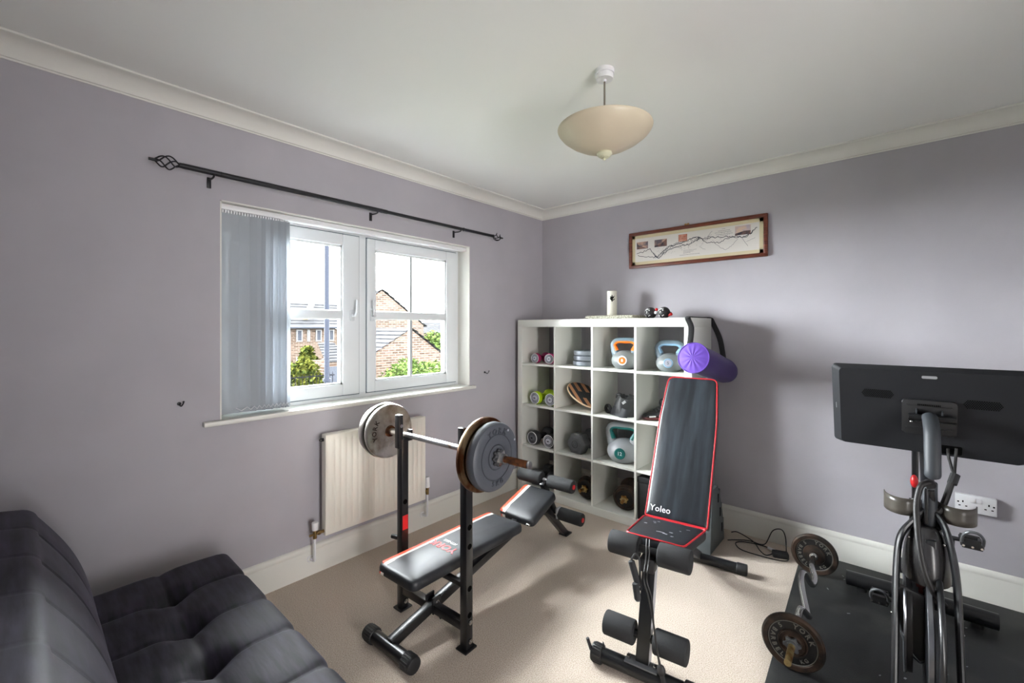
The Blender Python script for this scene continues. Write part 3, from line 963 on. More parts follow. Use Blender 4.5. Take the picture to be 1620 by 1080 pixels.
# stacked plates
pos = [('bottom plate of the stack of three silver grey weight plates', .108, 1.095, .640), ('middle plate of the stack of three silver grey weight plates', .104, 1.136, .643), ('top plate of the stack of three silver grey weight plates', .104, 1.177, .643)]
for lab, r, z, x in pos:
    t = thing('weight_plate', lab, 'weight plate', (x, -.26, z), group='silver grey plates in the top row')
    prof = [(.016, .004), (.016, .036), (.030, .036), (.034, .031), (r * .72, .031), (r * .78, .036), (r - .008, .039), (r - .002, .034), (r, .020), (r - .002, .005), (r - .008, .0), (r * .78, .003), (.034, .008), (.030, .004), (.016, .004)]
    part('disc', MB().lathe(prof, (0, 0, 0), n=48), 'silver_plate', t)
    part('bore_ring', MB().torus((0, 0, .037), (0, 0, 1), .020, .002, 24, 6), 'grey_plate', t)

# balance board
nrm = Vector((.525, -.06, .83)).normalized()
bb = thing('balance_board', 'round wooden balance board with black and tan stripes leaning in a cube', 'balance board', (.622, -.235, .851))
Rb = nrm.to_track_quat('Z', 'X').to_matrix().to_4x4() @ Matrix.Rotation(math.radians(70), 4, 'Z')
bb.rotation_euler = Rb.to_euler()
r_b = .165
part('deck', MB().lathe([(0, -.006), (r_b - .004, -.006), (r_b, -.003), (r_b, .003), (r_b - .004, .006), (0, .006)], (0, 0, 0), n=64), 'ply', bb)
part('foot', MB().lathe([(0, -.05), (.03, -.045), (.05, -.03), (.056, -.006), (0, -.006)], (0, 0, 0), n=32), 'grip_black', bb)
def strip(x0, x1, y0=-1, y1=1, r=r_b - .006):
    b = MB()
    n = 12
    top, bot = [], []
    for i in range(n + 1):
        x = x0 + (x1 - x0) * i / n
        q = math.sqrt(max(r * r - x * x, 0))
        top.append((x, min(q, y1 * r) if y1 < 1 else q, .0064))
        bot.append((x, max(-q, y0 * r) if y0 > -1 else -q, .0064))
    b.add(top + bot, [(i, i + 1, n + 2 + i, n + 1 + i) for i in range(n)])
    return b
edges = [-.158, -.128, -.088, -.052, -.014, .024, .060, .096, .130, .158]
for i in range(9):
    dark = i % 2 == 0
    if i in (3, 5):
        part('stripe', strip(edges[i], edges[i + 1], .30, 1), 'ply_tan', bb)
        part('stripe', strip(edges[i], edges[i + 1], -1, -.22), 'ply_tan', bb)
        part('stripe', strip(edges[i], edges[i + 1], -.22, .30), 'grip_black', bb)
    else:
        part('stripe', strip(edges[i], edges[i + 1]), 'grip_black' if dark else 'ply_tan', bb)

# kettlebells
def kettlebell(label, r, H, body, grip, rim, loc, rz, digits):
    t = thing('kettlebell', label, 'kettlebell', loc, rz, 'kettlebells on the cube shelf')
    rv = .326 * H
    zb = .274 * H
    prof = [(0, 0), (r * .50, 0), (r * .56, r * .03)]
    a0 = -math.asin(.82)
    for i in range(17):
        a = a0 + (PI / 2 - a0) * i / 16
        prof.append((max(r * math.cos(a), 0), zb + rv * math.sin(a)))
    prof[-1] = (0, prof[-1][1])
    part('bell', MB().lathe(prof, (0, 0, 0), n=40), body, t, smooth=50)
    tr = .072 * H
    hz = H - tr
    path = [(-r * .60, zb + rv * .45), (-r * .74, zb + rv * .80), (-r * .86, zb + rv * 1.25), (-r * .92, hz - .020 - .07 * H), (-r * .80, hz - .014), (-r * .52, hz), (0, hz + .002), (r * .52, hz), (r * .80, hz - .014), (r * .92, hz - .020 - .07 * H), (r * .86, zb + rv * 1.25), (r * .74, zb + rv * .80), (r * .60, zb + rv * .45)]
    pp = smooth_path([(x, 0, z) for x, z in path], 5)
    rs = []
    for i in range(len(pp)):
        u = abs(i / (len(pp) - 1) - .5) * 2
        rs.append(tr + tr * 1.15 * max(0, (u - .5) / .5) ** 1.3)
    h = part('handle', MB().tube(pp, rs, 14, flat=(1.0, 1.25), up=None), rim, t, smooth=60)
    inner = []
    for p in pp:
        d = Vector((0, 0, zb + rv * 1.35)) - p
        inner.append(p + d.normalized() * tr * .34)
    part('grip_band', MB().tube(inner[6:-6], [q * .90 for q in rs[6:-6]], 14, flat=(.95, 1.55)), grip, h, smooth=60)
    yf = -math.sqrt(max(1 - .12 ** 2, 0)) * r
    e = part('badge', MB().lathe([(0, .004), (r * .30, .004), (r * .34, 0), (r * .30, -.006)], (0, yf * .985, zb + r * .05), (0, -1, 0.05), 30), grip if grip != 'kb_orange' else 'white_plastic', t)
    part('badge_disc', MB().cyl((0, yf * .985, zb + r * .05), (0, yf * .985 - .0055, zb + r * .05), r * .25, n=26), grip if grip == 'kb_orange' else ('cap_silver' if grip == 'kb_blue' else 'kb_teal'), e)
    if digits:
        part('numeral', MB().text(digits, r * .30, .001, Matrix.Translation((0, yf * .985 - .006, zb + r * .05)) @ Matrix.Rotation(PI / 2, 4, 'X'), bold=.0006), 'white_plastic' if grip != 'kb_blue' else 'kb_grey', e)
    return t
kettlebell('grey kettlebell with orange handle and orange badge', .099, .226, 'kb_grey', 'kb_orange', 'kb_rim', (1.005, -.315, 1.095), math.radians(14), '8')
kettlebell('grey kettlebell with pale blue handle, beside the purple bag', .093, .212, 'kb_grey', 'kb_blue', 'kb_rim', (1.325, -.285, 1.095), math.radians(14), '5')
kettlebell('pale grey kettlebell with dark teal handle inside, one row below the black bag', .119, .286, 'kb_pale', 'kb_teal', 'kb_pale', (.978, -.290, .405), math.radians(14), '12')

# adjustable dumbbells with rusty plates
def star(R_, r_, n=6):
    pts = []
    for k in range(n * 4):
        a = 2 * PI * k / (n * 4)
        q = R_ if k % 4 in (0, 1) else r_
        pts.append((q * math.cos(a), q * math.sin(a)))
    return pts
def adj_dumbbell(label, r, loc, rz):
    t = thing('adjustable_dumbbell', label, 'dumbbell', loc, rz, 'adjustable dumbbells with rusty plates')
    part('bar', MB().cyl((0, -.19, r), (0, .19, r), .0125, n=18), 'gold', t)
    for s in (-1, 1):
        for k, (y, rr, wd) in enumerate(((.075, r, .024), (.100, r * .86, .020))):
            y0 = s * y
            prof = [(.014, 0), (.014, wd), (rr * .30, wd), (rr * .34, wd * .78), (rr * .76, wd * .78), (rr * .80, wd), (rr * .95, wd), (rr, wd * .7), (rr, wd * .3), (rr * .95, 0), (.014, 0)]
            p_ = part('weight_plate', MB().lathe(prof, (0, y0, r), (0, s, 0), 40), 'iron_rim', t)
            part('plate_face', MB().lathe([(rr * .34, wd * .79), (rr * .76, wd * .79), (rr * .76, wd * .74), (rr * .34, wd * .74), (rr * .34, wd * .79)], (0, y0, r), (0, s, 0), 40), 'iron_plate', p_)
        b = MB()
        Mx = Matrix.Translation((0, s * .122, r)) @ align_z((0, s, 0)).to_4x4()
        b.prism(star(.030, .020), .012, Mx, .002)
        b.cyl((0, s * .122, r), (0, s * .146, r), .018, n=16)
        part('star_collar', b, 'gold', t, label='brassy star-shaped spin collar')
    return t
adj_dumbbell('adjustable dumbbell with rusty plates half hidden behind a divider, beside the foam rollers', .088, (.690, -.235, .060), math.radians(-2))
adj_dumbbell('adjustable dumbbell with rusty plates beside the black storage box', .092, (.992, -.235, .060), math.radians(12))

# black drawstring bag
bag = thing('drawstring_bag', 'crumpled black nylon bag with white print, above the teal kettlebell', 'bag', (.985, -.29, .750))
rng = random.Random(11)
def bagfn(u, v):
    a = 2 * PI * u
    z = v * .145
    w_ = (.105 * (1 - .45 * v ** 1.5)) * (1 + .07 * math.sin(5 * a + 3 * v) + .05 * math.sin(9 * a - 6 * v))
    d_ = (.085 * (1 - .35 * v ** 2)) * (1 + .08 * math.sin(4 * a + 5 * v))
    x = w_ * math.cos(a) + .03 * v
    if v > .97:
        x, d_ = x * .35 + .01, d_ * .3
    return (x, d_ * math.sin(a), z + .012 * math.sin(2 * a + 1) * v)
part('pouch', MB().grid(bagfn, 48, 16), 'bag_black', bag, smooth=25)
part('mesh_panel', MB().grid(lambda u, v: (-.07 + .14 * u + .02 * v, -.094 + .016 * math.sin(6 * u) + .018 * v - .02 * (4 * u * (1 - u)) * .3, .008 + .062 * v - .012 * u), 10, 6), 'bag_grey', bag)
part('print', MB().text('IIIII', .026, .0008, Matrix.Translation((.045, -.094, .108)) @ Matrix.Rotation(math.radians(-38), 4, 'Y') @ Matrix.Rotation(PI / 2, 4, 'X')), 'logo_white', bag)
part('neck', MB().tube(smooth_path([(-.06, 0, .12), (-.045, -.01, .15), (.0, -.01, .140), (.04, 0, .135)]), [.012, .010, .014, .012] and .011, 8), 'bag_black', bag)
part('rolled_strap', MB().torus((-.118, -.03, .037), (.3, 1, 0), .023, .013, 22, 8), 'strap', bag)

# trainers
def shoe(label, loc, rz):
    t = thing('trainer', label, 'shoe', loc, rz, 'black trainers on the cube shelf')
    secs = [(-.13, .018, .022, .020), (-.115, .036, .040, .020), (-.08, .044, .052, .020), (-.04, .043, .066, .020), (0, .038, .086, .020), (.04, .036, .100, .020), (.08, .036, .100, .022), (.115, .033, .100, .022), (.135, .022, .090, .024)]
    def fn(u, v):
        k = u * (len(secs) - 1)
        i = min(int(k), len(secs) - 2)
        q = k - i
        x, w_, h, z0 = [secs[i][j] * (1 - q) + secs[i + 1][j] * q for j in range(4)]
        a = 2 * PI * v
        c, s = math.cos(a), math.sin(a)
        return (x, w_ * (abs(c) ** .7) * (1 if c > 0 else -1), z0 + (h - z0) * (.5 + .5 * (abs(s) ** .8) * (1 if s > 0 else -1)))
    part('upper', MB().grid(fn, 24, 20), 'black_matt', t, smooth=60)
    out = [(x, w_ * 1.08) for x, w_, h, z in secs]
    poly = out + [(x, -y) for x, y in reversed(out)]
    so_ = part('sole', MB().prism(poly, .016, Matrix.Translation((0, 0, .006)), .003), 'brake', t, label='dark red sole')
    part('toe_flash', MB().box((-.085, -.047, .030), (.05, .006, .010), .002, Euler((0, 0, .1)).to_matrix()), 'logo_white', t)
    part('side_badge', MB().cyl((.01, -.036, .046), (.01, -.046, .046), .018, n=18), 'label_grey', t)
    part('ankle_loop', MB().torus((.02, 0, .118), (.2, 1, .2), .024, .007, 24, 8).torus((.055, .0, .122), (.5, 1, 0), .022, .006, 24, 8), 'black_matt', t)
    b = MB()
    for k in range(4):
        b.tube([(-.045 + .02 * k, -.028, .062 + .010 * k), (-.045 + .02 * k, 0, .076 + .011 * k), (-.045 + .02 * k, .028, .062 + .010 * k)], .003, 6)
    part('laces', b, 'cap_grey', t)
    return t
shoe('black trainer with red sole and pale toe flash, in the cube above the empty one', (1.252, -.265, .750), math.radians(50))
shoe('black trainer standing behind the other trainer, deeper in the cube', (1.402, -.118, .750), math.radians(75))

# storage box
sb = thing('storage_box', 'black fabric storage box in the bottom cube behind the tall padded bench', 'box', (1.305, -.225, .060))
part('box_body', MB().span((-.16, -.18, .001), (.16, .17, .300), .006), 'bag_black', sb)
part('box_rim', MB().span((-.162, -.183, .262), (.162, -.178, .301), .001), 'strap', sb)
part('pull_tab', MB().torus((0, -.186, .19), (0, 1, 0), .022, .003, 24, 6), 'steel_grey', sb)

# --- on top of the shelf
rn = thing('table_runner', 'woven grey green runner lying on top of the cube shelf', 'runner', (.858, -.19, SZ))
part('cloth', MB().prism([(-.20, -.125), (.205, -.125), (.235, .12), (-.14, .12)], .028, None, .010), 'runner', rn)
b = MB()
for k in range(26):
    for sx, xx in ((-1, -.20), (1, .205)):
        q = k / 25
        x0_ = (-.20 + .06 * q) if sx < 0 else (.205 + .03 * q)
        b.tube([(x0_, -.122 + .24 * q, .006), (x0_ + sx * .018, -.122 + .24 * q + .004, .003)], .0018, 5)
part('fringe', b, 'runner', rn, kind='stuff')
vs = thing('candle_holder', 'tall cream cylinder with black plant motif on the woven runner', 'candle', (.835, -.20, SZ + .028))
part('cylinder', MB().lathe([(0, 0), (.036, 0), (.038, .003), (.038, .188), (.035, .192), (.031, .190), (.030, .178), (0, .176)], (0, 0, 0), n=36), 'candle', vs)
b = MB()
def leaf(b, a0, z0, a1, z1, wd):
    n = 6
    v = []
    for i in range(n + 1):
        t = i / n
        a, z = a0 + (a1 - a0) * t, z0 + (z1 - z0) * t
        q = wd * math.sin(PI * (t * .9 + .08))
        d = Vector((z1 - z0, -(a1 - a0) * .038)).normalized()
        for s in (-1, 1):
            aa = a + s * q * d.x / .038
            v.append((.0386 * math.cos(aa), .0386 * math.sin(aa), z + s * q * d.y))
    b.add(v, [(2 * i, 2 * i + 1, 2 * i + 3, 2 * i + 2) for i in range(n)])
A0 = math.radians(-62)
leaf(b, A0, .105, A0, .162, .007)
leaf(b, A0 - .1, .118, A0 - .50, .140, .004)
leaf(b, A0 + .1, .115, A0 + .62, .132, .004)
leaf(b, A0 - .12, .130, A0 - .38, .152, .004)
leaf(b, A0 + .15, .130, A0 + .45, .154, .005)
part('plant_motif', b, 'dark', vs)

mr = thing('massage_roller', 'twin black massage ball roller with red ends on top of the shelf', 'massage roller', (1.199, -.20, SZ), math.radians(-4))
part('axle', MB().cyl((-.10, 0, .042), (.105, 0, .036), .010, n=14), 'black_matt', mr)
for x in (-.052, .052):
    bo = part('ball', MB().sphere((x, 0, .042), .042, 26, 18), 'black_matt', mr)
    b = MB()
    rr_ = random.Random(int(x * 1000))
    for k in range(22):
        d = Vector((-.5 + rr_.uniform(-.75, .75), -.72 + rr_.uniform(-.2, .3), rr_.uniform(-.6, .8))).normalized()
        b.cyl(Vector((x, 0, .042)) + d * .0412, Vector((x, 0, .042)) + d * .0432, rr_.uniform(.002, .006), n=8)
    part('ball_stud', b, 'logo_white', bo, label='white specks on the ball')
part('red_end', MB().sphere((.108, -.01, .030), .011, 14, 10).cyl((.088, -.005, .022), (.108, -.01, .030), .008, n=12), 'red_plastic', mr)
part('red_joint', MB().sphere((0, -.012, .066), .011, 14, 10), 'red_plastic', mr)
part('white_joint', MB().cyl((-.006, -.024, .044), (.010, -.024, .044), .011, n=16), 'white_plastic', mr)

# purple mat bag
pb = thing('mat_bag', 'purple cylindrical exercise mat bag hanging from the shelf corner by black straps', 'bag', (1.612, -.36, 1.16))
P0, P1 = Vector((1.612 - 1.612, -.665 + .36, 1.222 - 1.16)), Vector((.012, -.07 + .36, 1.098 - 1.16))
ax = (P1 - P0).normalized()
Ln = (P1 - P0).length
def pbf(u, v):
    A = align_z(ax)
    a = 2 * PI * u
    bulge = .087 * (1 + .02 * math.sin(v * 9 + a * 2) + .015 * math.sin(7 * a)) * (1 - .05 * v)
    if v > .92:
        bulge *= 1 - .12 * ((v - .92) / .08) ** 2
    return P0 + ax * Ln * v + A @ Vector((bulge * math.cos(a), bulge * math.sin(a), 0))
part('body', MB().grid(pbf, 40, 24), 'purple', pb, smooth=60)
def capf(u, v):
    A = align_z(ax)
    a = 2 * PI * u
    rr = .087 * v * (1 + (.02 * math.sin(7 * a)) * v)
    return P0 - ax * (.014 * (1 - v ** 2) + .004 * math.sin(13 * a) * v * (1 - v) * 2) + A @ Vector((rr * math.cos(a), rr * math.sin(a), 0))
part('gathered_end', MB().grid(capf, 52, 8), 'purple_light', pb, smooth=60)
part('end_disc', MB().cyl(P1 - ax * .002, P1 + ax * .006, .075, n=30), 'purple', pb)
A = align_z(ax)
part('end_seam', MB().torus(P0, ax, .088, .0035, 48, 6), 'purple_light', pb)
part('drawcord', MB().tube(smooth_path([P0 + A @ Vector((.06, .068, .03)), P0 + A @ Vector((.068, .062, .06)), P0 + A @ Vector((.082, .045, .05)), P0 + A @ Vector((.086, .03, .02))]), .004, 8), 'purple_light', pb)
loc_pb = lambda x, y, z: (x - 1.612, y + .36, z - 1.16)
def band(pts, w_, th, n=6):
    b = MB()
    b.tube(smooth_path(pts, n), w_, 8, flat=(1.0, th / w_), up=(1, 0.05, 0))
    return b
part('strap', band([loc_pb(1.585, -.645, 1.300), loc_pb(1.550, -.52, 1.395), loc_pb(1.500, -.432, 1.452), loc_pb(1.494, -.415, 1.4665), loc_pb(1.494, -.30, 1.4665), loc_pb(1.500, -.16, 1.4665), loc_pb(1.508, -.035, 1.4665), loc_pb(1.525, -.016, 1.43), loc_pb(1.572, -.018, 1.32), loc_pb(1.605, -.06, 1.205), loc_pb(1.615, -.09, 1.185)], .017, .003), 'strap', pb)

# ------------------------------------------------------------------ grey step board beside the shelf
st = thing('step_board', 'grey plastic step board standing on edge between shelf and black cables', 'step', (1.60, -.30, 0))
poly = [(-.16, 0), (.130, 0), (.112, .10), (.080, .20), (.030, .33), (-.010, .390), (-.12, .390)]
Mx = Matrix(((0, 0, 1, -.055), (1, 0, 0, 0), (0, 1, 0, 0), (0, 0, 0, 1)))
part('side', MB().prism(poly, .10, Mx, .006), 'step_grey', st)
for (yy, zz) in ((.024, .33), (.066, .23), (.104, .12)):
    part('notch_tab', MB().box((.02, yy, zz), (.05, .018, .060), .004), 'step_grey', st)
    part('slot', MB().box((.0463, yy - .035, zz - .02), (.003, .010, .055), .001), 'dark', st)

# ------------------------------------------------------------------ weight bench with the barbell
wb_ = thing('weight_bench', 'black weight bench with orange and white side stripe, carrying the barbell', 'weight bench', (.868, -1.983, 0), math.radians(2.57))
def pad(mbx, p_near, p_far, hw0, hw1, th, r_c, bev, n_arc=5, skew=0.0):
    pass
def pad_matrix(v0, z0, v1, z1):
    d = Vector((0, v1 - v0, z1 - z0))
    Ln = d.length
    y = d.normalized()
    z = Vector((1, 0, 0)).cross(y)
    m = Matrix((Vector((1, 0, 0)), y, z)).transposed().to_4x4()
    return Matrix.Translation((0, v0, z0)) @ m, Ln
def pad_poly(L_, w0, w1, r, n=5):
    base = [(w1, L_), (-w1, L_), (-w0, 0), (w0, 0)]
    pts = []
    for i in range(4):
        p, a, c = Vector(base[i]), Vector(base[i - 1]), Vector(base[(i + 1) % 4])
        da, dc = (a - p).normalized(), (c - p).normalized()
        s, e = p + da * r, p + dc * r
        for k in range(n + 1):
            t = k / n
            pts.append(tuple((1 - t) ** 2 * s + 2 * t * (1 - t) * p + t * t * e))
    return pts
def shrink(poly, d):
    cx = sum(p[0] for p in poly) / len(poly)
    cy = sum(p[1] for p in poly) / len(poly)
    out = []
    n = len(poly)
    for i in range(n):
        p, a, c = Vector(poly[i]), Vector(poly[i - 1]), Vector(poly[(i + 1) % n])
        t = (c - a).normalized()
        nn = Vector((t.y, -t.x))
        if nn.dot(Vector((cx, cy)) - p) < 0:
            nn = -nn
        out.append(tuple(p + nn * d))
    return out
def cushion(poly, th, Mx, edge=.018, dome=.006):
    b = MB()
    levels = [(0.004, 0.0), (0.0, .006), (0.0, th - edge), (edge * .13, th - edge * .5), (edge * .45, th - edge * .15), (edge, th), (edge * 2.2, th + dome * .6), (edge * 3.6, th + dome)]
    n = len(poly)
    xs_, ys_ = [p[0] for p in poly], [p[1] for p in poly]
    cx, cy = (max(xs_) + min(xs_)) / 2, (max(ys_) + min(ys_)) / 2
    hx, hy = (max(xs_) - min(xs_)) / 2, (max(ys_) - min(ys_)) / 2
    v = []
    for d, z in levels:
        v += [(cx + (p[0] - cx) * (hx - d) / hx, cy + (p[1] - cy) * (hy - d) / hy, z) for p in poly]
    f = [tuple(range(n - 1, -1, -1))]
    for q in range(len(levels) - 1):
        f += [(q * n + i, q * n + (i + 1) % n, (q + 1) * n + (i + 1) % n, (q + 1) * n + i) for i in range(n)]
    v.append((cx, cy, th + dome))
    k = (len(levels) - 1) * n
    f += [(k + i, k + (i + 1) % n, len(v) - 1) for i in range(n)]
    b.add(v, f, Mx)
    return b
def stripes(poly, th, Mx, parent, xr):
    # orange and white bands running along the far side of a pad, over its edge
    ys = [p[1] for p in poly]
    y0_, y1_ = min(ys), max(ys)
    w0 = max(p[0] for p in poly)
    for nm, mat, a, c in (('orange_stripe', 'orange', -w0 + .001, -w0 + .032), ('white_stripe', 'white_vinyl', -w0 + .032, -w0 + .054)):
        b = MB()
        n = 26
        rows = []
        for i in range(n + 1):
            t = i / n
            row = []
            for k in range(6):
                x = a + (c - a) * k / 5
                dx = x + w0
                r_ = .035
                ins = 0.0 if dx > r_ else r_ - math.sqrt(max(r_ * r_ - (r_ - dx) ** 2, 0))
                ya, yb = y0_ + ins, y1_ - ins
                s = t * (yb - ya + 2 * .050) - .050
                if s < 0:
                    y_, zo = ya, s
                elif s > yb - ya:
                    y_, zo = yb, -(s - (yb - ya))
                else:
                    y_, zo = ya + s, 0
                e_ = .018
                dd = min(dx, y_ - ya, yb - y_)
                z_ = th + .0005 + (.003 * min(dd / .05, 1) if dd > e_ else 0) - (0 if dd > e_ else e_ - math.sqrt(max(e_ * e_ - (e_ - dd) ** 2, 0)))
                z_ = max(z_ + zo, .004)
                out_ = .0018
                yo = -out_ if s < .01 else (out_ if s > yb - ya - .01 else 0)
                row.append((x - (out_ if dx < .01 else 0), y_ + yo, z_ + .001))
            rows.append(row)
        v = [p for r_ in rows for p in r_]
        f = [(i * 6 + k, i * 6 + k + 1, (i + 1) * 6 + k + 1, (i + 1) * 6 + k) for i in range(n) for k in range(5)]
        b.add(v, f, Mx)
        if nm == 'orange_stripe':
            sv = []
            side = [(-w0 - .0015, y0_ + .030 + (y1_ - y0_ - .06) * q / 8, z) for q in range(9) for z in (.006, th - .016)]
            b.add(side, [(2 * q, 2 * q + 1, 2 * q + 3, 2 * q + 2) for q in range(8)], Mx)
        part(nm, b, mat, parent, label='orange stripe' if mat == 'orange' else 'white stripe', smooth=60)
# long pad
TH = .046
Mx, Lp = pad_matrix(-.215, .300, .540, .284)
poly = pad_poly(Lp, .128, .128, .035)
lp = part('back_pad', cushion(poly, TH, Mx), 'vinyl', wb_, smooth=60)
stripes(poly, TH, Mx, lp, 0)
tm = Mx @ Matrix.Translation((-.052, .285, TH + .0068)) @ Matrix.Rotation(PI, 4, 'Z')
part('lettering', MB().text('YORK', .062, .0006, Mx @ Matrix.Translation((.0, .285, TH + .0066)) @ Matrix.Rotation(math.radians(180), 4, 'Z'), bold=.0016), 'red_plastic', lp, label='red printed lettering')
part('lettering', MB().text('FITNESS', .025, .0006, Mx @ Matrix.Translation((-.006, .335, TH + .0064)) @ Matrix.Rotation(math.radians(180), 4, 'Z'), bold=.0006), 'logo_white', lp, label='white printed lettering')
# seat pad
Mx, Ls = pad_matrix(.628, .268, .902, .352)
poly = pad_poly(Ls, .128, .112, .035)
sp = part('seat_pad', cushion(poly, TH, Mx), 'vinyl', wb_, smooth=60)
stripes(poly, TH, Mx, sp, 0)
# frame
part('main_beam', MB().beam((0, -.235, .052), (0, .62, .232), .040, .040, .003), 'black', wb_)
part('seat_support', MB().beam((0, .55, .262), (0, .90, .318), .038, .030, .003).beam((0, .40, .19), (0, .58, .27), .036, .030, .003), 'black', wb_)
part('front_leg', MB().beam((0, .86, .318), (0, 1.165, .008), .040, .040, .003).box((0, 1.172, .005), (.062, .07, .010), .002), 'black', wb_)
part('leg_developer', MB().beam((0, .905, .42), (0, 1.03, .205), .034, .034, .003).beam((0, .90, .30), (0, .93, .43), .03, .03, .003), 'black', wb_)
for v_, z_ in ((.935, .430), (1.045, .192)):
    part('roller_bar', MB().cyl((-.20, v_, z_), (.20, v_, z_), .0125, n=16), 'chrome', wb_)
    for s in (-1, 1):
        fr = part('foam_roller', MB().cyl((s * .028, v_, z_), (s * .205, v_, z_), .040, n=28, bevel=.008), 'foam', wb_)
        part('roller_cap', MB().cyl((s * .203, v_, z_), (s * .209, v_, z_), .014, n=18), 'red_plastic', fr, label='red end cap')
b = MB().box((.036, 1.03, .20), (.018, .05, .07), .006)
part('tape', b, 'label_grey', wb_)
# uprights
for s in (-1, 1):
    b = MB().span((s * .223 - .020, -.020, .008), (s * .223 + .020, .020, .845), .003)
    up_ = part('upright', b, 'black', wb_)
    part('foot_plate', MB().box((s * .223, 0, .004), (.062, .070, .008), .002), 'black', up_)
    part('guard', MB().span((s * .223 - .018, -.036, .800), (s * .223 + .018, -.010, .966), .004), 'black', up_)
    part('hook', MB().span((s * .223 - .016, .038, .835), (s * .223 + .016, .050, .882), .003).span((s * .223 - .016, -.012, .828), (s * .223 + .016, .050, .844), .003), 'black', up_)
    b = MB()
    for z in (.532, .449, .267, .152):
        b.cyl((s * .223 + .0195, 0, z), (s * .223 + .0206, 0, z), .0125, n=18)
    part('adjuster_hole', b, 'dark', up_)
    b = MB()
    for z in (.122, .040):
        b.cyl((s * .223 + .020, 0, z), (s * .223 + .027, 0, z), .011, n=6).cyl((s * .223 + .02, 0, z), (s * .223 + .030, 0, z), .006, n=12)
    part('bolt', b, 'chrome', up_)
    part('rivet', MB().cyl((s * .223 + .018, -.022, .912), (s * .223 + .021, -.022, .912), .009, n=14), 'red_plastic' if s > 0 else 'chrome', up_)
    if s < 0:
        part('label_patch', MB().span((-.223 + .0203, -.016, .395), (-.223 + .0210, .016, .465)), 'red_plastic', up_, label='faded red patch')
        part('adjuster_pin', MB().cyl((-.223 - .022, -.01, .345), (-.223 - .06, -.02, .345), .011, n=12), 'black_matt', up_)
part('cross_bar', MB().span((-.205, -.018, .078), (.205, .018, .118), .003), 'black', wb_)
part('support_bar', MB().span((.0, -.012, .262), (.205, .012, .284), .003).span((-.205, -.012, .262), (0, .012, .284), .003), 'black', wb_)
part('pivot_bracket', MB().box((.024, .005, .110), (.008, .05, .075), .002).box((-.024, .005, .110), (.008, .05, .075), .002).box((.022, .03, .06), (.004, .035, .06), .001, Euler((.5, 0, 0)).to_matrix()), 'black', wb_)
part('pivot_bolt', MB().cyl((.026, 0, .125), (.036, 0, .125), .013, n=6).cyl((.03, 0, .125), (.041, 0, .125), .007, n=12), 'chrome', wb_)
ft = part('foot_tube', MB().cyl((-.135, -.235, .034), (.135, -.235, .034), .028, n=24), 'black', wb_)
for s in (-1, 1):
    b = MB().cyl((s * .105, -.235, .034), (s * .165, -.235, .034), .034, n=26, bevel=.006)
    for k in range(22):
        a = 2 * PI * k / 22
        b.beam((s * .108, -.235 + .0335 * math.cos(a), .034 + .0335 * math.sin(a)), (s * .150, -.235 + .0335 * math.cos(a), .034 + .0335 * math.sin(a)), .003, .003, 0)
    part('end_cap', b, 'black_matt', ft)
part('hinge_bolt', MB().cyl((.11, .588, .300), (.128, .588, .300), .007, n=10), 'chrome', wb_)

# barbell on the uprights
bbr = thing('barbell', 'loaded barbell resting on the weight bench uprights below the window', 'barbell', (.868, -1.983, 0), math.radians(2.57))
VB, ZB = .018, .8585
part('bar', MB().cyl((-.56, VB, ZB), (.34, VB, ZB), .0132, n=20).cyl((-.40, VB, ZB), (-.28, VB, ZB), .0142, n=20), 'steel', bbr)
part('thread', MB().cyl((.34, VB, ZB), (.548, VB, ZB), .0138, n=18), 'rust', bbr, label='rusty threaded bar end')
b = MB()
for k in range(22):
    b.torus((.455 + k * .004, VB, ZB), (1, 0, 0), .0140, .0014, 18, 5)
part('thread_ridges', b, 'rust', bbr)
part('bar_tip', MB().cyl((.545, VB, ZB), (.556, VB, ZB), .0155, n=18, bevel=.003), 'steel', bbr)
def plate(b, r, u0, wd, s, bore=.014, lip=.92, hub=.30):
    prof = [(bore, 0), (bore, wd), (r * hub, wd), (r * hub + .003, wd * .80), (r * (lip - .04), wd * .80), (r * lip, wd), (r * .985, wd * .96), (r, wd * .7), (r, wd * .25), (r * .985, 0), (r * lip, 0), (r * (lip - .04), wd * .15), (r * hub + .003, wd * .15), (r * hub, 0), (bore, 0)]
    return b.lathe(prof, (u0, VB, ZB), (s, 0, 0), 64)
# near side: rusty chrome plate, grey vinyl plate
p1 = part('weight_plate', plate(MB(), .158, .300, .024, 1, lip=.86), 'rust_rim', bbr, label='rusty steel weight plate')
g = MB()
rg = .143
g.lathe([(.014, 0), (.014, .046), (.020, .050), (rg * .34, .050), (rg * .36, .046), (rg * .60, .047), (rg * .80, .050), (rg * .90, .050), (rg * .97, .044), (rg, .034), (rg, .012), (rg * .97, .003), (rg * .9, 0), (.014, 0)], (.336, VB, ZB), (1, 0, 0), 64)
p2 = part('weight_plate', g, 'grey_plate', bbr, label='grey vinyl weight plate')
g = MB().torus((.3845, VB, ZB), (1, 0, 0), rg * .66, .0022, 60, 6).torus((.3835, VB, ZB), (1, 0, 0), rg * .36, .0018, 40, 6)
part('plate_ring', g, 'grey_plate_mark', p2)
PM = Matrix.Translation((.3864, VB, ZB)) @ Matrix(((0, 0, 1, 0), (1, 0, 0, 0), (0, 1, 0, 0), (0, 0, 0, 1)))
part('plate_lettering', MB().arc_text('YORK', rg * .76, .034, .0012, PM, 90, 17, bold=.001), 'grey_plate_mark', p2)
part('plate_lettering', MB().arc_text('5KG', rg * .76, .028, .0012, PM, -90, 14, inward=True, bold=.0008), 'grey_plate_mark', p2)
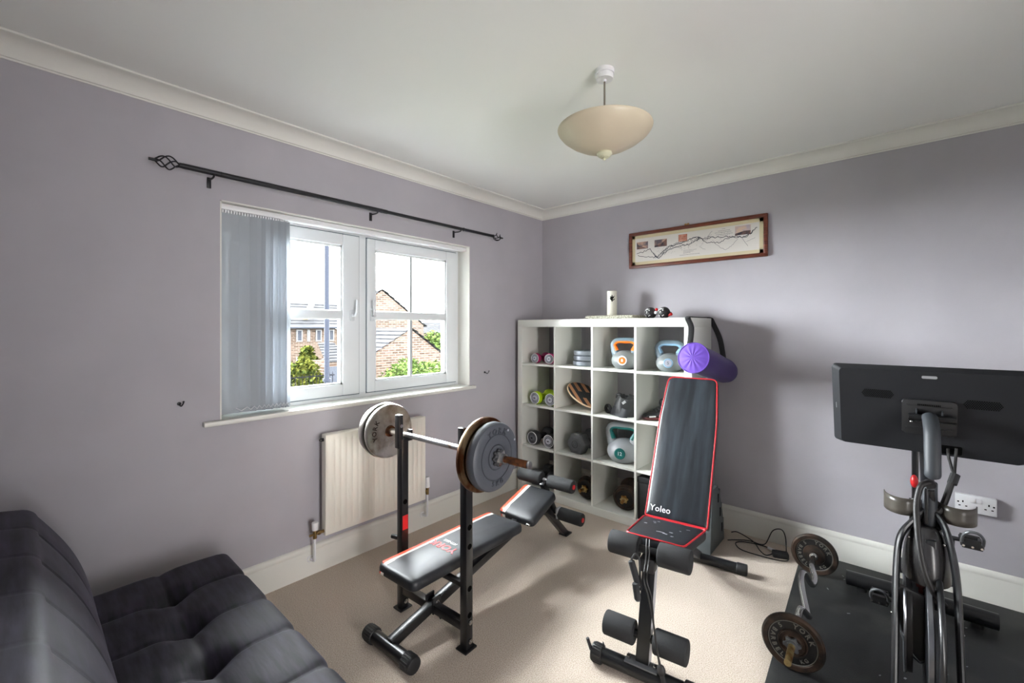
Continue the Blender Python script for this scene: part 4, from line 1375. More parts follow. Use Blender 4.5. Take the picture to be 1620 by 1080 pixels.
part('plate_stud', MB().cyl((.383, VB + .07, ZB + .100), (.387, VB + .07, ZB + .100), .005, n=10).cyl((.383, VB + .115, ZB + .052), (.387, VB + .115, ZB + .052), .005, n=10), 'cap_silver', p2)
b = MB()
for k in range(8):
    a = 2 * PI * k / 8
    b.sphere((.392, VB + .030 * math.cos(a), ZB + .030 * math.sin(a)), .008, 10, 8)
part('collar_pad', b.cyl((.383, VB, ZB), (.396, VB, ZB), .028, n=24), 'charcoal', bbr)
def star_nut(u0, s):
    b = MB()
    Mx_ = Matrix.Translation((u0, VB, ZB)) @ align_z((s, 0, 0)).to_4x4()
    b.prism(star(.034, .022), .014, Mx_, .002)
    b.cyl((u0, VB, ZB), (u0 + s * .030, VB, ZB), .020, n=16)
    return b
part('star_collar', star_nut(.398, 1), 'steel', bbr)
part('inner_collar', MB().cyl((.268, VB, ZB), (.300, VB, ZB), .021, n=20, bevel=.003), 'chrome', bbr)
# far side: two chrome plates and one more behind
for u0, rr in ((-.352, .140), (-.390, .143), (-.420, .132)):
    p_ = part('weight_plate', plate(MB(), rr, u0, .024, -1, lip=.90, hub=.20), 'chrome_plate', bbr, label='scratched chrome weight plate')
    if u0 == -.352:
        PMf = Matrix.Translation((u0 + .0005, VB, ZB)) @ Matrix(((0, 0, 1, 0), (1, 0, 0, 0), (0, 1, 0, 0), (0, 0, 0, 1)))
        PMf = Matrix.Translation((u0 - .0025, VB, ZB)) @ Matrix(((0, 0, 1, 0), (1, 0, 0, 0), (0, 1, 0, 0), (0, 0, 0, 1)))
        part('plate_lettering', MB().arc_text('YORK', .092, .034, .0016, PMf, 172, 17, bold=.0004), 'iron_rim', p_)
        part('plate_hub', MB().lathe([(.015, 0), (.030, .001), (.027, .012), (.015, .014)], (u0 - .002, VB, ZB), (1, 0, 0), 26), 'rust', p_, label='rusty hub')
part('far_collar', MB().cyl((-.445, VB, ZB), (-.475, VB, ZB), .022, n=18), 'chrome', bbr)
part('sleeve', MB().cyl((-.345, VB, ZB), (-.275, VB, ZB), .0175, n=18, bevel=.002), 'steel', bbr)
for u0, s in ((-.262, -1), (.262, 1)):
    b = MB().torus((u0, VB, ZB), (1, 0, 0), .0165, .003, 20, 6)
    if s < 0:
        b.tube([(u0, VB - .014, ZB - .004), (u0 - .02, VB - .055, ZB - .055)], .0024, 6)
    else:
        b.tube(smooth_path([(u0, VB - .016, ZB + .004), (u0 - .01, VB - .040, ZB - .05), (u0 - .02, VB - .055, ZB - .115)]), .003, 6)
    part('spring_clip', b, 'chrome', bbr)

# ------------------------------------------------------------------ second bench
yb = thing('adjustable_bench', 'black adjustable bench with red piping and upright backrest before the cube shelf', 'weight bench', (1.742, -1.635, 0), math.radians(7.5))
ff = part('front_foot', MB().cyl((-.185, 0, .036), (.185, 0, .036), .029, n=24), 'bike', yb)
for s in (-1, 1):
    b = MB().cyl((s * .160, 0, .036), (s * .207, 0, .036), .036, n=26, bevel=.006)
    for k in range(22):
        a = 2 * PI * k / 22
        b.beam((s * .164, .0355 * math.cos(a), .036 + .0355 * math.sin(a)), (s * .198, .0355 * math.cos(a), .036 + .0355 * math.sin(a)), .003, .003, 0)
    part('end_cap', b, 'black_matt', ff)
part('saddle_plate', MB().box((0, .004, .066), (.13, .05, .008), .002), 'steel_grey', ff)
b = MB()
for s in (-1, 1):
    b.cyl((s * .052, .0, .068), (s * .052, .0, .082), .008, n=6)
part('bolt', b, 'chrome', ff)
b = MB()
b.tube(smooth_path([(-.150, -.01, .070), (-.152, -.012, .090), (-.158, -.008, .096), (-.160, 0, .082), (-.156, .004, .07)]), .0018, 6).cyl((-.208, -.015, .05), (-.222, -.02, .094), .007, n=10)
part('band_hook', b, 'iron', ff)
po = part('post', MB().beam((0, .018, .05), (0, .128, .450), .052, .044, .003), 'bike', yb)
part('post_edge', MB().beam((.0262, .018, .06), (.0262, .128, .45), .0012, .036, 0), 'cap_silver', po)
part('hub_block', MB().box((0, .088, .425), (.060, .055, .055), .006), 'black_matt', yb)
for v_, z_ in ((.040, .152), (.100, .472)):
    part('roller_bar', MB().cyl((-.16, v_, z_), (.16, v_, z_), .016, n=18), 'bike', yb)
    for s in (-1, 1):
        part('foam_roller', MB().cyl((s * .040, v_, z_), (s * .166, v_, z_), .047, n=30, bevel=.007), 'foam', yb)
# seat
Mx, Ls = pad_matrix(.160, .450, .515, .392)
poly = pad_poly(Ls, .126, .152, .030)
se = part('seat', cushion(poly, .045, Mx, dome=.004), 'vinyl', yb, smooth=60)
part('piping', MB().tube([Mx @ Vector((p[0], p[1], .043)) for p in shrink(poly, .004)], .0040, 8, closed=True), 'red', se, label='red piping')
b = MB()
rs_ = random.Random(5)
for (x, y, l) in ((-.02, .11, .035), (.01, .10, .02), (.03, .14, .012), (-.075, .26, .012), (-.065, .24, .008), (-.06, .275, .010), (.06, .20, .008), (.08, .25, .014), (-.10, .20, .010), (.05, .085, .008)):
    pts = [Mx @ Vector((x + l * q, y + .004 * math.sin(3 * q) + rs_.uniform(-.002, .002), .0492)) for q in (0, .35, .7, 1)]
    b.tube(pts, .0042, 6, flat=(1, .12), up=(Mx.to_3x3() @ Vector((0, 1, 0))))
part('scuffs', b, 'cap_silver', se, label='pale scuffed worn patches', kind='stuff')
# backrest
Mx, Lb = pad_matrix(.575, .405, .985, 1.085)
poly = []
base = [(.134, Lb), (-.134, Lb), (-.152, Lb * .68), (-.152, 0), (.152, 0), (.152, Lb * .68)]
rc = [.038, .038, .05, .012, .012, .05]
for i in range(6):
    p, a, c = Vector(base[i]), Vector(base[i - 1]), Vector(base[(i + 1) % 6])
    s_, e_ = p + (a - p).normalized() * rc[i], p + (c - p).normalized() * rc[i]
    for k in range(7):
        t = k / 6
        poly.append(tuple((1 - t) ** 2 * s_ + 2 * t * (1 - t) * p + t * t * e_))
ba = part('backrest', cushion(poly, .052, Mx, dome=.005), 'vinyl_worn', yb, smooth=60)
part('piping', MB().tube([Mx @ Vector((p[0], p[1], .047)) for p in shrink(poly, .004)], .0040, 8, closed=True), 'red', ba, label='red piping')
part('lettering', MB().text('Yoleo', .043, .0006, Mx @ Matrix.Translation((-.076, .044, .0578)), bold=.0004), 'logo_white', ba, label='white printed lettering')
part('back_plate', MB().box((Mx @ Vector((0, Lb * .45, -.012))), (.12, .02, .45), .003, (Mx.to_3x3() @ Matrix.Rotation(PI / 2, 3, 'X'))), 'bike_grey', yb)
part('main_rail', MB().beam((0, .115, .420), (0, .62, .345), .050, .050, .003), 'bike', yb)
part('rear_leg', MB().beam((0, .52, .360), (0, 1.055, .045), .050, .045, .003), 'steel_grey', yb)
part('back_support', MB().beam((0, .80, .68), (0, .86, .17), .035, .035, .003), 'bike', yb)
rf = part('rear_foot', MB().cyl((-.24, 1.055, .032), (.24, 1.055, .032), .027, n=22), 'bike', yb)
for s in (-1, 1):
    part('end_cap', MB().cyl((s * .215, 1.055, .032), (s * .268, 1.055, .032), .031, n=22, bevel=.004), 'black_matt', rf)

# resistance band looped over the front rollers
rb = thing('resistance_band', 'black resistance band with foam handles looped over the bench foam roller bar', 'resistance band', (1.742, -1.635, 0), math.radians(7.5))
for (p0, p1) in (((-.035, -.02, .475), (-.006, -.02, .385)), ((-.014, -.034, .400), (-.004, -.034, .338))):
    h = part('handle', MB().cyl(p0, p1, .013, n=16, bevel=.004), 'foam', rb)
    d = (Vector(p1) - Vector(p0)).normalized()
    part('handle_end', MB().cyl(Vector(p1) - d * .002, Vector(p1) + d * .004, .009, n=14), 'steel_grey', h)
part('loop_strap', MB().tube(smooth_path([(-.035, -.02, .478), (-.022, -.01, .500), (-.010, .0, .480), (0, -.02, .43), (.004, -.02, .375), (-.006, -.02, .380)]), .004, 8), 'strap', rb)
for dx, lo in ((0, 0), (.012, 1)):
    part('band', MB().tube(smooth_path([(.000 + dx, .07, .535), (.006 + dx, .044, .515), (.010 + dx, .02, .465), (.018 + dx, -.03, .42), (.036 + dx, -.03, .36), (.055, -.028, .262), (.069, -.03, .17), (.082 - dx * .3, -.03, .110)]), .0034, 8), 'cable', rb)
part('stopper', MB().sphere((.084, -.03, .098), (.016, .012, .022), 16, 12), 'black_matt', rb)
part('anchor_strap', MB().tube(smooth_path([(.086, -.03, .085), (.096, -.032, .045), (.112, -.05, .012), (.125, -.11, .006)]), .009, 8, flat=(1, .3), up=(1, .2, 0)), 'strap', rb)

# ------------------------------------------------------------------ sofa bed
sf = thing('sofa_bed', 'charcoal velvet sofa bed with button tufted seat along the near side', 'sofa', (.24, -2.64, 0))
SXL, SXR = .0, 1.80
S_y = lambda y: y + 2.64
tx = [.245 * k + .0 for k in range(-1, 9)]
def tuft(x, t, ts):
    # x along the sofa, t 0..1 across the panel; returns drop
    d = 0.0
    pitch = .245
    k = (x - .0) / pitch
    fx = abs(k - round(k)) * pitch
    on = round(k) >= 1
    if on:
        seam = math.exp(-(fx / .006) ** 2) * .007 + math.exp(-(fx / .035) ** 2) * .006
        d += seam * (1 - .35 * min(1, abs(t - ts) / .5))
        d += .034 * math.exp(-((fx / .045) ** 2 + ((t - ts) / .10) ** 2))
    d += math.exp(-((t - ts) / .022) ** 2) * .006 + .006 * math.exp(-((t - ts) / .09) ** 2)
    return d
TOP = .405
def seat_fn(u, v):
    x = SXL + (SXR - SXL) * u
    # v goes over the front edge then back to the backrest
    r = .045
    front_h = .21
    arc = PI / 2 * r
    total = front_h + arc + .50
    s = v * total
    edge = min(x - SXL, SXR - x)
    side = .0 if edge > .04 else (.04 - math.sqrt(max(.04 ** 2 - (.04 - edge) ** 2, 0)))
    if s < front_h:
        return (x, .0 + .004 * math.sin(x * 25), TOP - r - front_h + s)
    s -= front_h
    pitch = .245
    k = x / pitch
    fx = abs(k - round(k)) * pitch
    sc = (math.exp(-(fx / .02) ** 2) * .012) if round(k) >= 1 else 0
    if s < arc:
        a = s / r
        return (x, -r + r * math.cos(a) - sc * .6, TOP - r + r * math.sin(a) - sc * a * .5 - side * a * .6)
    s -= arc
    t = (s + r) / .545
    wr = .0006 * math.sin(x * 60 + 5 * math.sin(t * 9)) * math.exp(-((t - .46) / .25) ** 2)
    return (x, -r - s, TOP - tuft(x, t, .46) - side - sc * .3 * max(0, 1 - t * 4) + wr + .006 * math.sin(PI * min(t * 1.4, 1)))
part('seat', MB().grid(seat_fn, 220, 90), 'velvet', sf, smooth=70)
part('seat_side', MB().span((SXL + .006, -.50, .155), (SXR - .006, -.012, TOP - .05), .01), 'velvet', sf)
BY0, BY1 = -.44, -.595     # front face of backrest at seat level and at its top
def back_fn(u, v):
    x = SXL - .02 + (SXR + .02 - SXL) * u
    edge = min(x - SXL + .02, SXR - x)
    R_s = .085
    side = 0 if edge > R_s else (R_s - math.sqrt(max(R_s ** 2 - (R_s - edge) ** 2, 0)))
    rr = .05
    front, arc, topd = .36, .075, .155
    s = v * (front + arc + topd + .30)
    pitch = .245
    k = x / pitch
    fx = abs(k - round(k)) * pitch
    seam = (math.exp(-(fx / .005) ** 2) * .006 + math.exp(-(fx / .04) ** 2) * .005) if round(k) >= 0 else 0
    y1, z1 = BY1 + .012, .755
    if s < front:
        t = s / front
        bul = .026 * math.sin(PI * t)
        y = BY0 + (y1 - BY0) * t + (bul - seam * (1 - .3 * t)) * .9
        z = .385 + (z1 - .385) * t + (bul - seam) * .35
        return (x, y - side * .12, z - side * t * .75)
    s -= front
    if s < arc:
        a = math.radians(20) + (PI / 2 - math.radians(20)) * s / arc
        c0 = (y1 - rr * math.cos(math.radians(20)), z1 - rr * math.sin(math.radians(20)))
        return (x, c0[0] + rr * math.cos(a), c0[1] + rr * math.sin(a) - side * .8 - seam * .3)
    s -= arc
    yt = y1 - rr * math.cos(math.radians(20))
    zt = z1 - rr * math.sin(math.radians(20)) + rr
    if s < topd:
        t = s / topd
        return (x, yt - t * topd, zt + .010 * math.sin(PI * t) - side * .8 - seam * .2)
    s -= topd
    return (x, yt - topd - .004, zt - s - side * .8)
part('backrest', MB().grid(back_fn, 200, 70), 'velvet', sf, smooth=70)
part('backrest_end', MB().prism([(BY0 - .02, .36), (BY1 - .03, .66), (BY1 - .175, .66), (BY1 - .175, .30), (BY0 - .02, .30)], .03, Matrix(((0, 0, 1, SXL - .012), (1, 0, 0, 0), (0, 1, 0, 0), (0, 0, 0, 1)))), 'velvet', sf)
part('base_frame', MB().span((SXL + .05, -.74, .10), (SXR - .05, -.03, .16), .005), 'black_matt', sf)
for x in (SXL + .12, SXR - .12):
    for y in (-.08, -.68):
        part('leg', MB().cyl((x, y, 0), (x, y, .11), .018, .024, n=16), 'chrome', sf)

# ------------------------------------------------------------------ rubber mat, EZ bar, cables
mt = thing('rubber_mat', 'large scuffed black rubber gym mat under the exercise bike', 'mat', (2.66, -.70, 0))
part('mat_sheet', MB().prism([(2.058 - 2.66, -.03 + .70), (2.058 - 2.66 + 1.20, -.03 + .70), (2.115 - 2.66 + 1.14, -1.72 + .70), (2.128 - 2.66, -1.72 + .70)], .010, None, .003), 'mat', mt)
b = MB()
rs_ = random.Random(21)
for k in range(26):
    b.box((rs_.uniform(-.5, .5), rs_.uniform(-.9, .55), .0105), (rs_.uniform(.006, .018), rs_.uniform(.003, .007), .001), 0, Euler((0, 0, rs_.uniform(0, 3))).to_matrix())
part('scuff_marks', b, 'label_grey', mt, kind='stuff')

ez = thing('curl_bar', 'zigzag chrome curl bar with two rusty black plates lying on rubber mat', 'barbell', (2.17, -.75, .010))
RZ = .111
yn, yf_ = -1.185 + .75, -.300 + .75
xn, xf = 2.183 - 2.17, 2.152 - 2.17
axd = Vector((xf - xn, yf_ - yn, 0)).normalized()
pn, pfv = Vector((xn, yn, RZ)), Vector((xf, yf_, RZ))
LL = (pfv - pn).length
sidev = Vector((axd.y, -axd.x, 0))
def ezp(t, off, dz=0):
    return pn + axd * t + sidev * off + Vector((0, 0, dz))
zig = [ezp(0, 0), ezp(.10, 0), ezp(.17, .0, .012), ezp(.215, .006, .030), ezp(.26, .030, -.016), ezp(.31, .020, -.026), ezp(.42, -.008, .006), ezp(.50, -.022, .030), ezp(.555, -.016, .034), ezp(.60, .012, -.036), ezp(.655, .022, -.030), ezp(.72, .004, -.002), ezp(.79, 0), ezp(LL, 0)]
part('bar', MB().tube(smooth_path(zig, 6), .0135, 14), 'chrome', ez)
part('bar_end', MB().cyl(pn - axd * .145, pn + axd * .02, .0125, n=18), 'gold', ez, label='brassy threaded bar end')
part('bar_end', MB().cyl(pfv, pfv + axd * .14, .0125, n=18), 'gold', ez)
for base, s in ((pn, -1), (pfv, 1)):
    d = axd * s
    wd = .028
    prof = [(.014, 0), (.014, wd), (.030, wd), (.034, wd * .8), (.046, wd * .8), (.048, wd * .95), (.051, wd * .95), (.053, wd * .72), (RZ * .77, wd * .72), (RZ * .80, wd * .95), (RZ * .94, wd), (RZ, wd * .7), (RZ, wd * .3), (RZ * .94, 0), (RZ * .80, wd * .05), (RZ * .77, wd * .28), (.053, wd * .28), (.051, wd * .05), (.014, 0)]
    p_ = part('weight_plate', MB().lathe(prof, base - d * .014, d, 56), 'iron_rim', ez, label='rust rimmed black iron plate')
    part('plate_face', MB().lathe([(.053, wd * .73), (RZ * .77, wd * .73), (RZ * .77, wd * .27), (.053, wd * .27), (.053, wd * .73)], base - d * .014, d, 56), 'iron_plate', p_)
    # lettering on the face towards the room (camera side, -axd)
    off = base - axd * (.014 + .0 ) if s < 0 else base - axd * (-.014 + wd - .0) 
    face = base - axd * .0075
    zax = -axd
    xax = Vector((0, 0, 1)).cross(zax).normalized()
    yax = zax.cross(xax)
    PMx = Matrix.Translation(face) @ Matrix((xax, yax, zax)).transposed().to_4x4()
    part('plate_lettering', MB().arc_text('YORK', .0695, .026, .0015, PMx, 52, 20, bold=.0006), 'plate_letters', p_)
    part('plate_lettering', MB().arc_text('BARBELL', .0695, .024, .0015, PMx, 205, 17, inward=True, bold=.0004), 'plate_letters', p_)
    part('plate_lettering', MB().arc_text('5', .0695, .024, .0015, PMx, 128, 17, bold=.0004).arc_text('KG', .0695, .020, .0015, PMx, -55, 15, inward=True, bold=.0004), 'plate_letters', p_)
    part('plate_ring', MB().torus(face, axd, RZ * .76, .0016, 56, 6).torus(face, axd, .050, .0018, 40, 6), 'plate_letters', p_)
    b = MB()
    Mx_ = Matrix.Translation(base + d * .016) @ align_z(d).to_4x4()
    b.prism(star(.032, .021), .012, Mx_, .002).cyl(base + d * .016, base + d * .036, .018, n=16)
    part('star_collar', b, 'steel_grey', ez)
    part('inner_collar', MB().cyl(base - d * .016, base - d * .036, .021, n=18, bevel=.003), 'chrome', ez)

ca = thing('power_adapter', 'black laptop style power adapter with tangled cables on carpet beside curl bar', 'adapter', (1.97, -.20, 0))
A_ = Vector((1.97, -.20, 0))
part('brick', MB().box((0, 0, .018), (.085, .045, .034), .006, Euler((0, 0, math.radians(20))).to_matrix()), 'black_matt', ca)
def cab(pts):
    return MB().tube(smooth_path([Vector(p) - A_ for p in pts], 8), .0032, 8)
part('cable', cab([(1.93, -.21, .012), (1.90, -.24, .006), (1.86, -.20, .005), (1.80, -.10, .005), (1.70, -.06, .02), (1.66, -.07, .012)]), 'cable', ca)
part('cable', cab([(1.89, -.145, .014), (1.84, -.115, .006), (1.77, -.11, .006), (1.70, -.16, .006), (1.67, -.19, .006)]), 'cable', ca)
part('cable', cab([(1.89, -.140, .012), (1.83, -.125, .006), (1.75, -.150, .006), (1.72, -.20, .005), (1.77, -.265, .005), (1.88, -.27, .005), (1.97, -.255, .005), (2.01, -.235, .008), (2.015, -.21, .014)]), 'cable', ca)
part('cable', cab([(2.00, -.19, .020), (1.98, -.10, .09), (1.95, -.06, .115), (1.90, -.045, .085), (1.87, -.09, .012), (1.84, -.115, .006)]), 'cable', ca)
part('plug', MB().cyl((1.935 - 1.97, -.165 + .20, .014), (1.893 - 1.97, -.147 + .20, .014), .010, .008, n=14, bevel=.003), 'white_plastic', ca, label='white connector')

# ------------------------------------------------------------------ exercise bike
bk = thing('exercise_bike', 'black indoor exercise bike with large screen seen from its front', 'exercise bike', (2.583, -.80, .010))
K = lambda x, y, z: (x, y + .80, z - .010)
b = MB().tube([K(-.285, -.32, .058), K(-.05, -.32, .062), K(.05, -.32, .062), K(.265, -.32, .058)], .036, 14, flat=(1, 1.1))
part('rear_stabilizer', b, 'bike', bk)
part('front_stabilizer', MB().tube([K(-.28, -1.36, .048), K(.28, -1.36, .048)], .034, 14), 'bike', bk)
for x in (-.22, .2):
    for y in (-.32, -1.36):
        part('levelling_foot', MB().cyl(K(x, y, .010), K(x, y, .035), .022, n=18), 'black_matt', bk)
part('frame', MB().tube(smooth_path([K(0, -.33, .075), K(0, -.55, .17), K(0, -.80, .40), K(0, -1.0, .60), K(0, -1.09, .70)]), .034, 16, flat=(1, 1.3)), 'bike', bk)
part('seat_tube', MB().tube([K(-.01, -.62, .22), K(-.012, -.50, .60)], .028, 14), 'bike', bk)
sp_ = part('seat_post', MB().span(K(-.030, -.52, .50), K(-.006, -.46, 1.02), .006), 'bike', bk)
part('saddle', MB().sphere(K(-.015, -.46, 1.04), (.08, .13, .03), 20, 10).sphere(K(-.015, -.58, 1.045), (.028, .10, .022), 16, 8), 'vinyl', bk)
part('seat_knob', MB().sphere(K(-.022, -.535, .690), (.014, .014, .030), 14, 10), 'red_plastic', bk, label='red adjuster knob')
part('head_tube', MB().cyl(K(0.006, -1.09, .60), K(.006, -1.10, .845), .021, n=24, bevel=.004), 'bike_grey', bk)
part('head_slot', MB().box(K(-.004, -1.121, .76), (.010, .006, .13), .002).cyl(K(.006, -1.10, .84), K(.006, -1.125, .84), .016, n=18), 'bike', bk)
# monitor arm and screen
arm = [K(.012, -1.135, .868), K(.012, -1.14, .895), K(.012, -1.125, .96), K(.012, -1.10, 1.02), K(.010, -1.06, 1.058), K(.008, -1.04, 1.066)]
part('monitor_arm', MB().tube(smooth_path(arm, 5), [.006, .016, .021] + [.0225] * 6 + [.023] * 17, 18, flat=(1.0, .9), up=(1, 0, 0)), 'bike_grey', bk)
part('hinge_bar', MB().cyl(K(-.05, -1.035, 1.062), K(.078, -1.035, 1.062), .013, n=18), 'bike', bk)
# screen plane: tilted, lower edge further from the camera
tilt = math.radians(20.5)
SC = Vector(K(-.005, -.985, 1.083))
zx = Vector((1, 0, 0))
zy = Vector((0, -math.sin(tilt), math.cos(tilt)))
zn = zx.cross(zy)
if zn.y > 0:
    zn = -zn
SM = Matrix.Translation(SC) @ Matrix((zx, zy, zn)).transposed().to_4x4()
def scr(poly1, z1, poly2, z2, poly3=None, z3=None):
    b = MB()
    n = len(poly1)
    lv = [(poly1, z1), (poly2, z2)] + ([(poly3, z3)] if poly3 else [])
    v = [(p[0], p[1], z) for pl_, z in lv for p in pl_]
    f = [tuple(range(n)), tuple((len(lv) - 1) * n + i for i in range(n))]
    for q in range(len(lv) - 1):
        f += [(q * n + i, q * n + (i + 1) % n, (q + 1) * n + (i + 1) % n, (q + 1) * n + i) for i in range(n)]
    b.add(v, f, SM)
    return b
WS, HS = .560, .356
sc = part('screen', scr(rounded(WS, HS, .016), -.010, rounded(WS, HS, .016), 0.0, [(p[0] * (WS - .052) / WS, p[1] * (HS - .012) / HS) for p in rounded(WS, HS, .016)], .022), 'bike_screen', bk, smooth=25)
part('display', MB().prism(rounded(WS - .02, HS - .02, .012), .003, SM @ Matrix.Translation((0, 0, -.0115))), 'dark', sc)
for cx, cy in ((-.135, .068), (.150, .052)):
    b = MB()
    for i in range(18):
        for j in range(7):
            x = (i - 8.5) * .0058 + (.0029 if j % 2 else 0)
            y = (j - 3) * .0050
            if abs(x) > .050 - .004 * abs(j - 3):
                continue
            b.prism([(x + .0022 * math.cos(PI / 3 * q), y + .0022 * math.sin(PI / 3 * q)) for q in range(6)], .0008, SM @ Matrix.Translation((cx, cy, .0217)))
    part('vent', b, 'dark', sc)
part('badge', MB().prism(rounded(.042, .011, .005), .002, SM @ Matrix.Translation((.012, .150, .0215))), 'label_grey', sc, label='small grey pill shaped badge')
part('side_port', MB().prism(rounded(.006, .026, .0025), .003, SM @ Matrix.Translation((-.266, -.005, .008))), 'label_grey', sc)
mp_ = part('mount_plate', MB().prism(rounded(.152, .145, .014), .012, SM @ Matrix.Translation((.012, -.014, .020)), .003), 'black_matt', sc)
MPM = SM @ Matrix.Translation((.012, -.010, .032))
b = MB()
for k in range(13):
    b.box((0, 0, 0), (.001, .001, .001)) if False else b.merge(MB().box((-.030 + .005 * k, .049, .001), (.0022, .010, .002)), MPM)
part('grille', b, 'dark', sc)
mb2 = MB()
mb2.merge(MB().box((0, .045, .001), (.125, .004, .004), .001), MPM).merge(MB().box((0, -.048, .001), (.125, .004, .004), .001), MPM)
part('mount_ridge', mb2, 'black_matt', sc)
mb2 = MB()
for sx in (-.034, .036):
    mb2.merge(MB().box((sx, .008, .008), (.004, .050, .016), .001), MPM)
part('mount_lug', mb2, 'bike_grey', sc)
mb2 = MB()
mb2.merge(MB().box((0, -.002, .002), (.094, .020, .006), .002), MPM)
part('mount_recess', mb2, 'dark', sc)
mb2 = MB()
mb2.merge(MB().sphere((-.048, -.022, .004), .005, 10, 8), MPM)
part('mount_screw', mb2, 'chrome', sc)
part('socket_recess', MB().prism(rounded(.058, .036, .006), .002, SM @ Matrix.Translation((.075, -.145, .0215))), 'dark', sc)
# cables
b = MB()
b.tube(smooth_path([SM @ Vector((.066, -.135, .03)), SM @ Vector((.068, -.165, .04)), K(.072, -1.02, .865)]), .0045, 8)
b.tube(smooth_path([SM @ Vector((.088, -.13, .03)), SM @ Vector((.086, -.160, .045)), K(.074, -1.02, .865)]), .0045, 8)
part('screen_lead', b, 'cable', bk)
part('strain_relief', MB().tube([K(.076, -1.03, .868), K(.066, -1.05, .838)], .014, 10), 'black_matt', bk)
part('lead_loop', MB().tube(smooth_path([K(.064, -1.05, .840), K(.045, -1.08, .775), K(.028, -1.10, .742), K(.016, -1.10, .760), K(.008, -1.12, .82)]), .010, 10), 'cable', bk)
part('main_cable', MB().tube(smooth_path([K(.004, -1.12, .845), K(-.018, -1.14, .835), K(-.030, -1.16, .78), K(-.030, -1.19, .72), K(-.024, -1.222, .64), K(-.010, -1.235, .565), K(.012, -1.225, .50), K(.040, -1.19, .455)]), .0095, 12), 'cable', bk)
# handlebars (behind the screen)
part('handlebar', MB().tube(smooth_path([K(-.18, -.62, 1.04), K(-.20, -.74, 1.03), K(-.14, -.80, 1.01), K(0, -.82, 1.0), K(.14, -.80, 1.01), K(.20, -.74, 1.03), K(.18, -.62, 1.04)]), .016, 12), 'vinyl', bk)
part('handlebar_stem', MB().tube(smooth_path([K(.004, -1.06, .80), K(.004, -.93, .86), K(.004, -.86, .92), K(.004, -.82, 1.0)]), .02, 12), 'bike', bk)
# fork
for s, x in ((-1, -.084), (1, .068)):
    pts = [K(.004 + s * .010, -1.09, .735), K(.004 + s * .036, -1.115, .705), K(x - s * .012, -1.15, .645), K(x, -1.19, .54), K(x + s * .002, -1.27, .36), K(x + s * .004, -1.33, .18), K(x + s * .004, -1.36, .06)]
    fk = part('fork_arm', MB().tube(smooth_path(pts, 6), .0105, 12, flat=(1.0, 2.1), up=(1, 0, 0)), 'bike', bk)
    part('arm_screw', MB().sphere(K(x * .6, -1.155, .648), .005, 10, 8).sphere(K(x + s * .012, -1.24, .40), .004, 8, 6), 'chrome', fk)
def dome(u, v):
    a = PI + PI * u * 1.0
    q = v
    x = -.004 + .066 * math.cos(a) * math.sin(.30 + 1.27 * q)
    y = -1.105 + .095 * math.sin(a) * math.sin(.25 + 1.3 * q)
    return K(x, y, .505 + .185 * math.cos(PI / 2 * q))
part('sweat_shroud', MB().grid(dome, 24, 16), 'shroud', bk, smooth=70)
part('shroud_back', MB().span(K(-.052, -1.105, .505), K(.060, -1.09, .66), .004), 'shroud', bk)
part('head_plate', MB().span(K(-.008, -1.175, .575), K(.020, -1.145, .66), .004), 'bike', bk)
part('brake_pad', MB().box(K(-.018, -1.17, .515), (.030, .04, .05), .006).box(K(-.02, -1.175, .49), (.012, .02, .06), .003), 'brake', bk, label='dark red brake pad')
fl = part('flywheel', MB().lathe([(0, -.012), (.165, -.012), (.17, -.010), (.214, -.010), (.220, -.006), (.220, .006), (.214, .010), (.17, .010), (.165, .012), (0, .012)], K(.0, -1.13, .300), (1, 0, 0), 72), 'bike', bk)
part('flywheel_rim', MB().lathe([(.2203, -.007), (.2215, -.006), (.2215, .006), (.2203, .007), (.2203, -.007)], K(.0, -1.13, .300), (1, 0, 0), 72), 'flywheel', fl)
part('belt_guard', MB().prism(rounded(.30, .30, .10, 8), .018, Matrix.Translation(K(-.060, -1.13, .345)) @ Matrix(((0, 0, 1, 0), (1, 0, 0, 0), (0, 1, 0, 0), (0, 0, 0, 1))), .004), 'black_matt', bk)
part('front_fairing', MB().prism([(-.078, .500), (-.012, .480), (-.012, .262), (-.026, .255), (-.056, .290), (-.074, .36), (-.080, .43)], .016, Matrix(((1, 0, 0, 0), (0, 0, 1, -1.225 + .80), (0, 1, 0, -.010), (0, 0, 0, 1))), .003), 'black_matt', bk)
part('fairing_trim', MB().tube(smooth_path([K(-.079, -1.228, .490), K(-.081, -1.228, .43), K(-.075, -1.228, .36), K(-.057, -1.228, .288), K(-.027, -1.228, .254), K(-.012, -1.228, .262)]), .003, 6), 'flywheel', bk)
part('brake_arm', MB().tube([K(.026, -1.13 - .236 * math.cos(math.radians(q)), .300 + .236 * math.sin(math.radians(q))) for q in range(-60, 84, 8)], .009, 12, flat=(1, 1.2), up=(1, 0, 0)), 'bike', bk)
part('guard_trim', MB().tube([Vector(K(-.050, -1.13, .345)) + Vector((-.012, p[0], p[1])) for p in rounded(.306, .306, .102, 8)], .004, 6, closed=True), 'flywheel', bk)
part('bottom_bracket', MB().cyl(K(-.075, -.86, .42), K(.085, -.86, .42), .03, n=20), 'bike', bk)
